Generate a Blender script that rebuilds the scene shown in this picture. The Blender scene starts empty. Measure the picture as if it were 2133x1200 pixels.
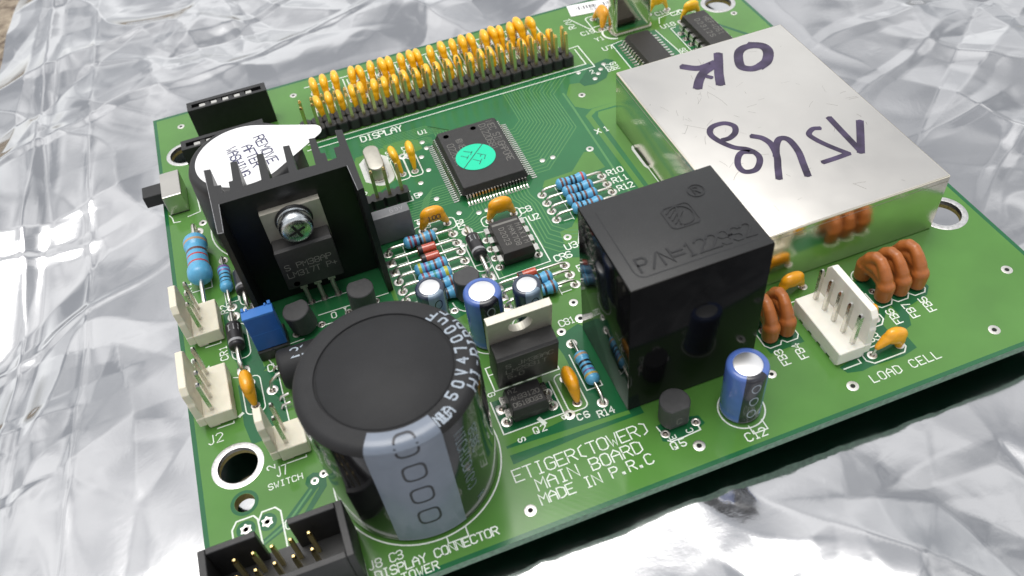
# Printed circuit board lying on a crumpled metallised antistatic bag, outdoors under bright cloud.
# All component dimensions below are millimetres; 1 Blender unit = 1 cm (scale_length 0.01).
import bpy, bmesh, math, random
import numpy as np
from mathutils import Vector, Matrix
from mathutils.geometry import delaunay_2d_cdt

S = 0.1
R = math.radians
rng = random.Random(7)
scene = bpy.context.scene
COL = scene.collection
scene.unit_settings.scale_length = 0.01

# ------------------------------------------------------------------ camera, sky, sun, exposure
cam = bpy.data.cameras.new('camera'); camo = bpy.data.objects.new('camera', cam); COL.objects.link(camo)
r_, u_, b_ = (0.936031, -0.340277, -0.089763), (0.311725, 0.683328, 0.660220), (-0.163320, -0.645967, 0.745689)
camo.matrix_world = Matrix(((r_[0], u_[0], b_[0], 3.36005), (r_[1], u_[1], b_[1], -18.16456), (r_[2], u_[2], b_[2], 11.36207), (0, 0, 0, 1)))
cam.lens = 29.8695
cam.sensor_width = 36.0
cam.clip_start = 0.5; cam.clip_end = 4000
cam.dof.use_dof = True; cam.dof.focus_distance = 15.2; cam.dof.aperture_fstop = 0.32
scene.camera = camo

SUN_EL, SUN_AZ = R(80), R(-20)          # azimuth from +Y towards +X
world = bpy.data.worlds.new('World'); scene.world = world; world.use_nodes = True
nt = world.node_tree; nt.nodes.clear()
out = nt.nodes.new('ShaderNodeOutputWorld'); bg = nt.nodes.new('ShaderNodeBackground')
sky = nt.nodes.new('ShaderNodeTexSky'); sky.sky_type = 'NISHITA'; sky.sun_disc = False
sky.sun_elevation = SUN_EL; sky.sun_rotation = SUN_AZ
sky.dust_density = 2.0; sky.air_density = 1.0; sky.ozone_density = 0.6
hsv = nt.nodes.new('ShaderNodeHueSaturation'); hsv.inputs['Saturation'].default_value = 0.09
# even cloud cover over the whole sky
tc = nt.nodes.new('ShaderNodeTexCoord'); nz = nt.nodes.new('ShaderNodeTexNoise')
nz.inputs['Scale'].default_value = 3.6; nz.inputs['Detail'].default_value = 5
ramp = nt.nodes.new('ShaderNodeValToRGB')
ramp.color_ramp.elements[0].position = 0.38; ramp.color_ramp.elements[0].color = (0.50, 0.51, 0.53, 1)
ramp.color_ramp.elements[1].position = 0.62; ramp.color_ramp.elements[1].color = (1.22, 1.21, 1.19, 1)
mul = nt.nodes.new('ShaderNodeMixRGB'); mul.blend_type = 'MULTIPLY'; mul.inputs[0].default_value = 1.0
nt.links.new(sky.outputs[0], hsv.inputs['Color']); nt.links.new(hsv.outputs[0], mul.inputs[1])
nt.links.new(tc.outputs['Generated'], nz.inputs['Vector']); nt.links.new(nz.outputs['Fac'], ramp.inputs[0])
nt.links.new(ramp.outputs[0], mul.inputs[2]); nt.links.new(mul.outputs[0], bg.inputs['Color'])
bg.inputs['Strength'].default_value = 0.15
nt.links.new(bg.outputs[0], out.inputs['Surface'])

sun = bpy.data.lights.new('sun', 'SUN'); sun.energy = 0.9; sun.angle = R(40); sun.color = (1.0, 0.97, 0.92)
suno = bpy.data.objects.new('sun', sun); COL.objects.link(suno)
sd = Vector((math.sin(SUN_AZ) * math.cos(SUN_EL), math.cos(SUN_AZ) * math.cos(SUN_EL), math.sin(SUN_EL)))
suno.rotation_euler = (-sd).to_track_quat('-Z', 'Y').to_euler()

scene.view_settings.view_transform = 'Standard'; scene.view_settings.look = 'None'
scene.view_settings.gamma = 1.0; scene.view_settings.use_curve_mapping = False
scene.view_settings.exposure = 0.72

# ------------------------------------------------------------------ materials
MATS = {}
def mat(name, col, rough=0.5, metal=0.0, coat=0.0, spec=0.5, var=0.0, vscale=6.0, bump=0.0, bscale=40.0,
        rvar=0.0, speck=0.0, speckcol=(0.6, 0.6, 0.58), trans=0.0, sss=0.0):
    m = bpy.data.materials.new(name); m.use_nodes = True; t = m.node_tree
    b = t.nodes['Principled BSDF']
    b.inputs['Base Color'].default_value = (*col, 1); b.inputs['Roughness'].default_value = rough
    b.inputs['Metallic'].default_value = metal; b.inputs['Specular IOR Level'].default_value = spec
    b.inputs['Coat Weight'].default_value = coat; b.inputs['Coat Roughness'].default_value = 0.08
    if trans: b.inputs['Transmission Weight'].default_value = trans
    if sss:
        b.inputs['Subsurface Weight'].default_value = sss; b.inputs['Subsurface Scale'].default_value = 0.05
        b.inputs['Subsurface Radius'].default_value = (1, .6, .3)
    co = t.nodes.new('ShaderNodeTexCoord')
    def noise(sc, det=4):
        n = t.nodes.new('ShaderNodeTexNoise'); n.inputs['Scale'].default_value = sc; n.inputs['Detail'].default_value = det
        t.links.new(co.outputs['Object'], n.inputs['Vector']); return n
    last = None
    if var:
        n = noise(vscale); r = t.nodes.new('ShaderNodeValToRGB')
        r.color_ramp.elements[0].position = 0.3; r.color_ramp.elements[1].position = 0.7
        r.color_ramp.elements[0].color = (*[c * (1 - var) for c in col], 1)
        r.color_ramp.elements[1].color = (*[min(1, c * (1 + var)) for c in col], 1)
        t.links.new(n.outputs['Fac'], r.inputs[0]); last = r.outputs[0]
    if speck:
        n = noise(95, 2); r = t.nodes.new('ShaderNodeValToRGB')
        r.color_ramp.elements[0].position = 0.70; r.color_ramp.elements[0].color = (0, 0, 0, 1)
        r.color_ramp.elements[1].position = 0.78; r.color_ramp.elements[1].color = (speck, speck, speck, 1)
        mx = t.nodes.new('ShaderNodeMixRGB'); mx.inputs[1].default_value = (*col, 1); mx.inputs[2].default_value = (*speckcol, 1)
        if last: t.links.new(last, mx.inputs[1])
        t.links.new(n.outputs['Fac'], r.inputs[0]); t.links.new(r.outputs[0], mx.inputs[0]); last = mx.outputs[0]
    if last: t.links.new(last, b.inputs['Base Color'])
    if rvar:
        n = noise(vscale * 1.7); mr = t.nodes.new('ShaderNodeMapRange')
        mr.inputs['From Min'].default_value = .3; mr.inputs['From Max'].default_value = .7
        mr.inputs['To Min'].default_value = max(.02, rough - rvar); mr.inputs['To Max'].default_value = rough + rvar
        t.links.new(n.outputs['Fac'], mr.inputs['Value']); t.links.new(mr.outputs[0], b.inputs['Roughness'])
    if bump:
        n = noise(bscale, 3); bp = t.nodes.new('ShaderNodeBump'); bp.inputs['Strength'].default_value = bump
        bp.inputs['Distance'].default_value = 0.01
        t.links.new(n.outputs['Fac'], bp.inputs['Height']); t.links.new(bp.outputs[0], b.inputs['Normal'])
    MATS[name] = m
    return m

mat('mask_pour', (0.082, 0.215, 0.042), .14, spec=.5, var=.10, vscale=.9, rvar=.05, speck=.05)
mat('mask_bare', (0.014, 0.110, 0.040), .14, spec=.5, var=.10, vscale=.9, rvar=.05, speck=.05)
mat('mask_mid', (0.023, 0.145, 0.050), .14, spec=.5, var=.10, vscale=.8, rvar=.05, speck=.05)
mat('mask_trace', (0.080, 0.235, 0.078), .14, spec=.5)
mat('mask_under_shaded', (0.005, 0.035, 0.018), .2)  # underside solder mask, its unlit shade put into the darker green
mat('laminate_edge', (0.15, 0.26, 0.185), .55, var=.35, vscale=14, bump=.4, bscale=60)
mat('laminate_hole', (0.30, 0.25, 0.08), .5, var=.3, vscale=30)
mat('silk', (0.72, 0.78, 0.70), .55, var=.10, vscale=30)
mat('silk_fill', (0.62, 0.64, 0.60), .5, var=.06, vscale=12)
mat('solder', (0.70, 0.68, 0.64), .34, 1.0, var=.12, vscale=25, bump=.25, bscale=50)
mat('solder_dark', (0.22, 0.19, 0.16), .30, 1.0, var=.3, vscale=40)
mat('to92_epoxy', (0.040, 0.040, 0.041), .5, var=.15, vscale=9, bump=.3, bscale=90, speck=.1)
mat('plated_ring', (0.62, 0.61, 0.60), .34, 1.0, var=.18, vscale=18, bump=.5, bscale=45)
mat('tin', (0.66, 0.645, 0.60), .24, 1.0, var=.10, vscale=20, rvar=.06)
mat('wire', (0.82, 0.79, 0.72), .28, 1.0, var=.12, vscale=25)
mat('gold_pin', (0.80, 0.70, 0.36), .36, 1.0, var=.12, vscale=25)
mat('gold_tip', (0.95, 0.72, 0.32), .25, 1.0)
mat('nickel', (0.52, 0.50, 0.44), .58, 1.0, var=.06, vscale=10)
mat('aluminium', (0.88, 0.88, 0.88), .38, 1.0, var=.04)
mat('black_plastic', (0.009, 0.009, 0.0095), .48, var=.2, vscale=8, bump=.15, bscale=80, speck=.10)
mat('header_plastic', (0.016, 0.016, 0.0165), .42, var=.25, vscale=8, bump=.2, bscale=60, speck=.12)
mat('relay_black', (0.0045, 0.0045, 0.005), .10, spec=.08, rvar=.02, vscale=2)
mat('relay_top', (0.0115, 0.012, 0.0125), .46, spec=.5, var=.12, vscale=5, bump=.35, bscale=70, speck=.22)
mat('relay_emboss', (0.008, 0.0082, 0.009), .30, spec=.55)
mat('anodised', (0.004, 0.004, 0.0045), .36, spec=.45, var=.3, vscale=7, bump=.15, bscale=60, speck=.15)
mat('anodised_cut', (0.008, 0.008, 0.0085), .42, spec=.5, var=.15, vscale=12, bump=.3, bscale=60)
mat('scuffed_edge', (0.35, 0.35, 0.36), .4, .6, var=.4, vscale=30)
mat('chip_epoxy', (0.018, 0.0175, 0.0175), .52, var=.15, vscale=9, bump=.35, bscale=90, speck=.10)
mat('chip_brown', (0.017, 0.015, 0.013), .42, var=.15, vscale=9, bump=.3, bscale=80, speck=.10)
mat('chip_mark', (0.17, 0.165, 0.15), .6)
mat('sleeve_black', (0.006, 0.006, 0.007), .13, coat=.5, var=.2, vscale=3, rvar=.03, speck=.08)
mat('sleeve_top', (0.014, 0.0142, 0.0155), .62, spec=.35, var=.15, vscale=3, bump=.12, bscale=30, speck=.15)
mat('sleeve_stripe', (0.15, 0.18, 0.23), .35, coat=.25, var=.06, vscale=4)
mat('sleeve_ink', (0.33, 0.38, 0.44), .5)
mat('sleeve_ink_dark', (0.020, 0.022, 0.03), .4)
mat('blue_sleeve', (0.075, 0.145, 0.43), .26, coat=.4, var=.06)
mat('navy_sleeve', (0.028, 0.04, 0.072), .20, coat=.5, var=.08)
mat('navy_stripe', (0.18, 0.25, 0.33), .25, coat=.4)
mat('navy_dark', (0.016, 0.017, 0.026), .22, coat=.4)
mat('cream', (0.70, 0.66, 0.53), .42, var=.05, vscale=5, sss=.15, bump=.1, bscale=40)
mat('cream_white', (0.78, 0.76, 0.68), .42, var=.04, vscale=5, sss=.15, bump=.1, bscale=40)
mat('yellow_dip', (0.90, 0.49, 0.010), .26, coat=.45, var=.07, vscale=9, bump=.12, bscale=18)
mat('ochre_dip', (0.80, 0.35, 0.009), .26, coat=.4, var=.08, vscale=9, bump=.12, bscale=18)
mat('orange_dip', (0.36, 0.112, 0.024), .38, coat=.15, var=.14, vscale=7, bump=.35, bscale=14, speck=.05, speckcol=(.1, .03, .01))
mat('resistor_blue', (0.10, 0.37, 0.60), .34, coat=.2, var=.05, vscale=12, bump=.1, bscale=30)
for n_, c_ in {'band_brown': (.13, .05, .04), 'band_red': (.45, .05, .05), 'band_black': (.012, .012, .02), 'band_tan': (.42, .27, .16),
               'band_violet': (.15, .08, .24), 'band_green': (.02, .22, .20), 'band_yellow': (.42, .42, .03), 'band_gold': (.45, .33, .08),
               'band_maroon': (.19, .04, .07)}.items(): mat(n_, c_, .38, coat=.2)
mat('diode_red', (0.48, 0.07, 0.03), .10, coat=.8, var=.25, vscale=25)
mat('diode_black', (0.022, 0.021, 0.023), .36, var=.2, vscale=15, bump=.2, bscale=60)
mat('diode_ring', (0.30, 0.30, 0.31), .5)
mat('jumper_blue', (0.016, 0.09, 0.34), .35, var=.06)
mat('jumper_blue_top', (0.03, 0.15, 0.45), .4, var=.06)
mat('grey_box', (0.15, 0.154, 0.16), .42, var=.08, vscale=8, bump=.15, bscale=60)
mat('shield_tin', (0.80, 0.75, 0.63), .15, 1.0, var=.05, vscale=2.2, rvar=.03, bump=.16, bscale=30)
mat('shield_top', (0.66, 0.638, 0.60), .33, 1.0, var=.035, vscale=1.0, rvar=.03)
mat('bright_can', (0.66, 0.62, 0.52), .12, 1.0, var=.05, vscale=5)
mat('marker_ink', (0.046, 0.033, 0.070), .40, spec=.3, var=.55, vscale=3.5)
mat('scratch', (0.30, 0.28, 0.25), .5, .5)
mat('grime', (0.48, 0.44, 0.35), .42, .8, var=.3, vscale=14)
mat('white_label', (0.80, 0.80, 0.80), .5)
mat('label_ink', (0.045, 0.045, 0.11), .6)
mat('barcode_ink', (0.05, 0.05, 0.06), .6)
mat('green_dot', (0.0, 0.60, 0.34), .5)
mat('dot_ink', (0.01, 0.06, 0.05), .5)
mat('screw_zinc', (0.62, 0.65, 0.67), .24, 1.0, var=.12, vscale=20, rvar=.06, bump=.2, bscale=40)
mat('switch_steel', (0.55, 0.53, 0.49), .30, 1.0, var=.04, vscale=3)
mat('hole_dark', (0.008, 0.008, 0.008), .8)

# shield: tinplate with fine wandering scratches in its relief and gloss
def shield_scratches():
    m = MATS['shield_top']; t = m.node_tree; b = t.nodes['Principled BSDF']
    co = t.nodes.new('ShaderNodeTexCoord'); mp = t.nodes.new('ShaderNodeMapping')
    mp.inputs['Rotation'].default_value = (0, 0, .7); mp.inputs['Scale'].default_value = (14, 1.2, 4)
    n = t.nodes.new('ShaderNodeTexNoise'); n.inputs['Scale'].default_value = 5; n.inputs['Detail'].default_value = 6
    n.inputs['Distortion'].default_value = 1.2
    bp = t.nodes.new('ShaderNodeBump'); bp.inputs['Strength'].default_value = .07; bp.inputs['Distance'].default_value = .01
    t.links.new(co.outputs['Object'], mp.inputs[0]); t.links.new(mp.outputs[0], n.inputs['Vector'])
    t.links.new(n.outputs['Fac'], bp.inputs['Height']); t.links.new(bp.outputs[0], b.inputs['Normal'])
shield_scratches()

# solder mask: faint woven-laminate relief under the gloss
for nm in ('mask_pour', 'mask_bare', 'mask_mid', 'mask_trace'):
    t = MATS[nm].node_tree; b = t.nodes['Principled BSDF']
    co = t.nodes.new('ShaderNodeTexCoord'); w = t.nodes.new('ShaderNodeTexWave'); w.inputs['Scale'].default_value = 5.5
    w.inputs['Distortion'].default_value = 1.6; w.inputs['Detail'].default_value = 2; w.bands_direction = 'DIAGONAL'
    bp = t.nodes.new('ShaderNodeBump'); bp.inputs['Strength'].default_value = .007; bp.inputs['Distance'].default_value = .01
    t.links.new(co.outputs['Object'], w.inputs['Vector']); t.links.new(w.outputs['Fac'], bp.inputs['Height'])
    t.links.new(bp.outputs[0], b.inputs['Normal'])

# ------------------------------------------------------------------ mesh helpers
class MB:
    def __init__(self): self.v, self.f, self.m = [], [], []
    def add(self, vs, fs, mi=0):
        o = len(self.v); self.v += [tuple(p) for p in vs]
        for f in fs: self.f.append(tuple(o + i for i in f)); self.m.append(mi)
        return self
    def box(self, lo, hi, mi=0):
        x0, y0, z0 = lo; x1, y1, z1 = hi
        vs = [(x0,y0,z0),(x1,y0,z0),(x1,y1,z0),(x0,y1,z0),(x0,y0,z1),(x1,y0,z1),(x1,y1,z1),(x0,y1,z1)]
        return self.add(vs, [(3,2,1,0),(4,5,6,7),(0,1,5,4),(1,2,6,5),(2,3,7,6),(3,0,4,7)], mi)
    def rbox(self, lo, hi, r=.2, seg=2, mi=0, edges=None):
        bm = bmesh.new(); bmesh.ops.create_cube(bm, size=1)
        c = [(a + b) / 2 for a, b in zip(lo, hi)]; s = [b - a for a, b in zip(lo, hi)]
        for v in bm.verts: v.co = Vector([c[i] + v.co[i] * s[i] for i in range(3)])
        es = bm.edges[:] if edges is None else [e for e in bm.edges if edges(e)]
        bmesh.ops.bevel(bm, geom=es, offset=r, segments=seg, affect='EDGES', profile=.5)
        return self.bm(bm, mi)
    def bm(self, bm, mi=0):
        bm.verts.index_update()
        self.add([v.co[:] for v in bm.verts], [[v.index for v in f.verts] for f in bm.faces], mi); bm.free(); return self
    def prism(self, poly, z0, z1, mi=0, taper=None):
        n = len(poly); p1 = taper or poly
        vs = [(x, y, z0) for x, y in poly] + [(x, y, z1) for x, y in p1]
        fs = [tuple(range(n - 1, -1, -1)), tuple(range(n, 2 * n))] + [(i, (i + 1) % n, n + (i + 1) % n, n + i) for i in range(n)]
        return self.add(vs, fs, mi)
    def lathe(self, prof, n=24, mi=0, axis='z', cen=(0, 0, 0), mis=None, a0=0, a1=None, cap=True):
        full = a1 is None; a1 = a0 + 2 * math.pi if full else a1; k = n if full else n + 1
        def P(r, h, a):
            u, w = r * math.cos(a), r * math.sin(a)
            p = {'z': (u, w, h), 'x': (h, u, w), 'y': (w, h, u)}[axis]
            return tuple(p[i] + cen[i] for i in range(3))
        vs = [P(r, h, a0 + (a1 - a0) * i / n) for r, h in prof for i in range(k)]
        for j in range(len(prof) - 1):
            fs = []
            for i in range(n):
                a, b_ = j * k + i, j * k + (i + 1) % k
                fs.append((a, b_, b_ + k, a + k))
            if j == 0: base = len(self.v); self.v += vs
            for f in fs: self.f.append(tuple(base + q for q in f)); self.m.append(mis[j] if mis else mi)
        if full and cap:
            for j, rev in ((0, True), (len(prof) - 1, False)):
                if prof[j][0] > 1e-6:
                    ring = [base + j * k + i for i in range(k)]
                    self.f.append(tuple(reversed(ring)) if rev else tuple(ring)); self.m.append((mis[0] if j == 0 else mis[-1]) if mis else mi)
        return self
    def tube(self, pts, r, n=8, mi=0, cap=True):
        P = [Vector(p) for p in pts]; rs = r if isinstance(r, (list, tuple)) else [r] * len(P)
        t0 = (P[1] - P[0]).normalized(); up = Vector((0, 0, 1)) if abs(t0.z) < .9 else Vector((0, 1, 0))
        nrm = t0.cross(up).normalized(); base = len(self.v)
        for i, p in enumerate(P):
            t = (P[min(i + 1, len(P) - 1)] - P[max(i - 1, 0)]).normalized()
            nrm = (nrm - t * nrm.dot(t)).normalized(); bn = t.cross(nrm)
            for k in range(n):
                a = 2 * math.pi * k / n; self.v.append(tuple(p + (nrm * math.cos(a) + bn * math.sin(a)) * rs[i]))
        for i in range(len(P) - 1):
            for k in range(n):
                a, b_ = base + i * n + k, base + i * n + (k + 1) % n
                self.f.append((a, a + n, b_ + n, b_)[::-1]); self.m.append(mi)
        if cap:
            self.f.append(tuple(base + k for k in range(n))[::-1]); self.m.append(mi)
            self.f.append(tuple(base + (len(P) - 1) * n + k for k in range(n))); self.m.append(mi)
        return self
    def strip(self, pts, w, fn, mi=0, closed=False):
        """flat ribbon of width w along a 2-D polyline, mapped to 3-D by fn(u, v)"""
        P = [Vector((p[0], p[1])) for p in pts]; n = len(P); L, Rr = [], []
        for i, p in enumerate(P):
            a = P[i - 1] if (i > 0 or closed) else None; b_ = P[(i + 1) % n] if (i < n - 1 or closed) else None
            d1 = (p - a).normalized() if a is not None else None; d2 = (b_ - p).normalized() if b_ is not None else None
            if d1 is None: d1 = d2
            if d2 is None: d2 = d1
            n1, n2 = Vector((-d1.y, d1.x)), Vector((-d2.y, d2.x)); m_ = n1 + n2
            m_ = m_.normalized() if m_.length > 1e-4 else n1
            k = min(1.6, 1 / max(.3, m_.dot(n1))); q = p
            if a is None: q = p - d2 * w * .35
            if b_ is None: q = p + d1 * w * .35
            L.append(q + m_ * w / 2 * k); Rr.append(q - m_ * w / 2 * k)
        o = len(self.v); self.v += [tuple(fn(*q)) for q in L] + [tuple(fn(*q)) for q in Rr]
        for i in range(n if closed else n - 1):
            j = (i + 1) % n; self.f.append((o + i, o + n + i, o + n + j, o + j)); self.m.append(mi)
        return self

ROOT = None
def build(name, mb, mats, parent='root', loc=(0, 0, 0), rz=0.0, rot=None, label=None, smooth=None, kind=None):
    me = bpy.data.meshes.new(name)
    me.from_pydata([(x * S, y * S, z * S) for x, y, z in mb.v], [], mb.f)
    mats = [mats] if isinstance(mats, str) else mats
    for k in mats: me.materials.append(MATS[k])
    if len(mats) > 1: me.polygons.foreach_set('material_index', mb.m)
    me.validate()
    if smooth is not None:
        me.polygons.foreach_set('use_smooth', [True] * len(me.polygons)); me.set_sharp_from_angle(angle=R(smooth))
    return place(name, me, parent, loc, rz, rot, label, kind)
def place(name, me, parent='root', loc=(0, 0, 0), rz=0.0, rot=None, label=None, kind=None):
    o = bpy.data.objects.new(name, me); COL.objects.link(o)
    o.location = Vector(loc) * S; o.rotation_euler = rot or (0, 0, rz)
    o.parent = ROOT if parent == 'root' else parent
    if label: o['label'] = label
    if kind: o['kind'] = kind
    return o
def again(o, loc, rz=None, parent='keep', label=None):
    """copy of a part with its sub-parts, sharing mesh data"""
    c = o.copy(); COL.objects.link(c); c.location = Vector(loc) * S
    if rz is not None: c.rotation_euler = (0, 0, rz)
    if parent != 'keep': c.parent = parent
    if label: c['label'] = label
    elif 'label' in c: del c['label']
    for ch in o.children:
        d = ch.copy(); COL.objects.link(d); d.parent = c
    return c
def fused(mb, voxel, smooth_it=6):
    """overlapping closed shapes melted into one dipped skin; returns an MB"""
    me = bpy.data.meshes.new('tmp'); me.from_pydata(mb.v, [], mb.f); o = bpy.data.objects.new('tmp', me); COL.objects.link(o)
    rm = o.modifiers.new('r', 'REMESH'); rm.mode = 'VOXEL'; rm.voxel_size = voxel
    sm = o.modifiers.new('s', 'SMOOTH'); sm.factor = .5; sm.iterations = smooth_it
    ev = o.evaluated_get(bpy.context.evaluated_depsgraph_get()); em = ev.to_mesh()
    r = MB().add([v.co[:] for v in em.vertices], [tuple(p.vertices) for p in em.polygons])
    ev.to_mesh_clear(); bpy.data.objects.remove(o); bpy.data.meshes.remove(me); return r

# ------------------------------------------------------------------ stroke lettering (4 x 6 cell)
G = {'A': '00 04 26 44 40;03 43', 'B': '00 06 36 45 44 33 03;33 42 41 30 00', 'C': '45 36 16 05 01 10 30 41', 'D': '00 06 26 45 41 20 00',
 'E': '46 06 00 40;03 33', 'F': '46 06 00;03 33', 'G': '45 36 16 05 01 10 30 41 43 23', 'H': '00 06;40 46;03 43', 'I': '10 30;20 26;16 36',
 'J': '36 31 20 10 01', 'K': '00 06;46 03 40', 'L': '06 00 40', 'M': '00 06 23 46 40', 'N': '00 06 40 46', 'O': '10 01 05 16 36 45 41 30 10',
 'P': '00 06 36 45 44 33 03', 'Q': '10 01 05 16 36 45 41 30 10;22 40', 'R': '00 06 36 45 44 33 03;23 40', 'S': '01 10 30 41 42 33 13 04 05 16 36 45',
 'T': '06 46;26 20', 'U': '06 01 10 30 41 46', 'V': '06 20 46', 'W': '06 10 23 30 46', 'X': '00 46;06 40', 'Y': '06 23 46;23 20', 'Z': '06 46 00 40',
 '0': '10 01 05 16 36 45 41 30 10', '1': '15 26 20;10 30', '2': '05 16 36 45 44 00 40', '3': '05 16 36 45 44 33 13;33 42 41 30 10 01',
 '4': '30 36 02 42', '5': '46 06 03 33 42 41 30 10 01', '6': '45 36 16 05 01 10 30 41 42 33 03', '7': '06 46 20', '8': '13 04 05 16 36 45 44 33 13 02 01 10 30 41 42 33',
 '9': '01 10 30 41 45 36 16 05 04 13 43', '(': '36 15 11 30', ')': '16 35 31 10', '.': '10 11 21 20 10', '/': '00 46', '-': '13 33', '+': '03 43;25 21',
 '=': '02 42;04 44', '<': '46 03 40', 'u': '04 01 10 30 41;41 44;01 00', '@': '10 01 05 16 36 45 41 30 10;34 14 12 32'}
def strokes(s, h, width=None, adv=None, words=None):
    """[(polyline in mm)], total width"""
    sc = h / 6.0; n = len(s)
    if adv is None: adv = (width - 4 * sc * .9) / (n - 1) if (width and n > 1) else 5.4 * sc
    wx = min(sc, adv / 4.9) if n > 1 else sc * .9
    res = []
    for i, ch in enumerate(s):
        if ch == ' ' or ch not in G: continue
        for st in G[ch].split(';'):
            if words is not None: words.append(s[:i].count(' '))
            res.append([(i * adv + int(p[0]) * wx, int(p[1]) * sc) for p in st.split()])
    return res
def text(name, s, x, y, h, width=None, d='x', z=.045, w=.2, m='silk', parent='board', mapf=None, adv=None, rot=0.0, zstep=.004):
    """lettering: d='x' reads towards +X, 'y' towards +Y, '-y' towards -Y, '-x' towards -X"""
    ang = {'x': 0, 'y': math.pi / 2, '-y': -math.pi / 2, '-x': math.pi}[d] + rot; ca, sa = math.cos(ang), math.sin(ang)
    wd = []; mbs = {}                                   # one object per word
    for k, st in enumerate(strokes(s, h, width, adv, wd)):
        zz = z + zstep * (k % 3)
        fn = (lambda u, v, zz=zz: (x + u * ca - v * sa, y + u * sa + v * ca, zz)) if mapf is None else (lambda u, v, kk=k: mapf(u, v, zstep * (kk % 3)))
        mbs.setdefault(wd[k], MB()).strip(st, w, fn)
    for q in mbs.values(): o = build(name, q, m, BOARD if parent == 'board' else parent)
    return o
def line(pts, w=.22, z=.04, closed=False, name='silkscreen_outline'):
    return build(name, MB().strip(pts, w, lambda u, v: (u, v, z), closed=closed), 'silk', BOARD)
def arc(cx, cy, r, a0, a1, n=24): return [(cx + r * math.cos(R(a0 + (a1 - a0) * i / n)), cy + r * math.sin(R(a0 + (a1 - a0) * i / n))) for i in range(n + 1)]
def circle(cx, cy, r, n=40): return [(cx + r * math.cos(2 * math.pi * i / n), cy + r * math.sin(2 * math.pi * i / n)) for i in range(n)]
def rrect(x0, y0, x1, y1, c): return [(x0 + c, y0), (x1 - c, y0), (x1, y0 + c), (x1, y1 - c), (x1 - c, y1), (x0 + c, y1), (x0, y1 - c), (x0, y0 + c)]
def rounded(x0, y0, x1, y1, r, n=5):
    p = []
    for cx, cy, a in ((x1 - r, y0 + r, -90), (x1 - r, y1 - r, 0), (x0 + r, y1 - r, 90), (x0 + r, y0 + r, 180)): p += arc(cx, cy, r, a, a + 90, n)
    return p

# ------------------------------------------------------------------ setting: stony ground and the foil bag
def np_perlin(X, Y, cell, seed):
    r = np.random.RandomState(seed); T = 256; ga = r.rand(T, T) * 2 * np.pi; gx, gy = np.cos(ga), np.sin(ga)
    u, v = X / cell + 1000.37, Y / cell + 1000.71; i, j = np.floor(u).astype(int), np.floor(v).astype(int); fx, fy = u - i, v - j
    def g(a, b): return gx[(i + a) % T, (j + b) % T] * (fx - a) + gy[(i + a) % T, (j + b) % T] * (fy - b)
    sx, sy = fx * fx * fx * (fx * (fx * 6 - 15) + 10), fy * fy * fy * (fy * (fy * 6 - 15) + 10)
    a, b = g(0, 0) * (1 - sx) + g(1, 0) * sx, g(0, 1) * (1 - sx) + g(1, 1) * sx
    return (a * (1 - sy) + b * sy) * 1.5
def np_worley(X, Y, cell, seed):
    r = np.random.RandomState(seed); T = 128; jx, jy = r.rand(T, T), r.rand(T, T)
    u, v = X / cell + 500, Y / cell + 500; i, j = np.floor(u).astype(int), np.floor(v).astype(int)
    f1 = np.full(X.shape, 9.0); f2 = f1.copy()
    for a in (-1, 0, 1):
        for b in (-1, 0, 1):
            ii, jj = i + a, j + b; d = np.hypot(ii + jx[ii % T, jj % T] - u, jj + jy[ii % T, jj % T] - v)
            n1 = np.minimum(f1, d); f2 = np.minimum(f2, np.maximum(f1, d)); f1 = n1
    return f1 * cell, f2 * cell
def np_facets(X, Y, cell, seed):
    """crumpled film: random heights on scattered points, flat facets between them"""
    r = np.random.RandomState(seed); x0, x1, y0, y1 = X.min() - cell, X.max() + cell, Y.min() - cell, Y.max() + cell
    n, m_ = int((x1 - x0) / cell) + 2, int((y1 - y0) / cell) + 2; pts, hs_ = [], []
    for i in range(n):
        for j in range(m_):
            pts.append(Vector((x0 + (i + (.5 if j % 2 else 0) + r.uniform(-.45, .45)) * cell, y0 + (j + r.uniform(-.45, .45)) * cell))); hs_.append(r.uniform(-1, 1))
    v2, _, f2, *_r = delaunay_2d_cdt(pts, [], [], 0, 1e-6); out_ = np.zeros(X.shape)
    xs = X; ys = Y[:, 0]
    for f in f2:
        a, b_, c = (v2[k] for k in f); ha, hb, hc_ = (hs_[k] for k in f)
        r0, r1 = np.searchsorted(ys, min(a.y, b_.y, c.y)), np.searchsorted(ys, max(a.y, b_.y, c.y), 'right')
        if r1 <= r0: continue
        row = xs[(r0 + min(r1, len(ys)) - 1) // 2]; c0, c1 = np.searchsorted(row, min(a.x, b_.x, c.x) - 14), np.searchsorted(row, max(a.x, b_.x, c.x) + 14)
        px_, py_ = X[r0:r1, c0:c1], Y[r0:r1, c0:c1]
        if px_.size == 0: continue
        d = (b_.y - c.y) * (a.x - c.x) + (c.x - b_.x) * (a.y - c.y)
        if abs(d) < 1e-9: continue
        w0 = ((b_.y - c.y) * (px_ - c.x) + (c.x - b_.x) * (py_ - c.y)) / d; w1 = ((c.y - a.y) * (px_ - c.x) + (a.x - c.x) * (py_ - c.y)) / d; w2 = 1 - w0 - w1
        k = (w0 >= -1e-6) & (w1 >= -1e-6) & (w2 >= -1e-6); sub = out_[r0:r1, c0:c1]; sub[k] = (w0 * ha + w1 * hb + w2 * hc_)[k]
    return out_
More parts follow.
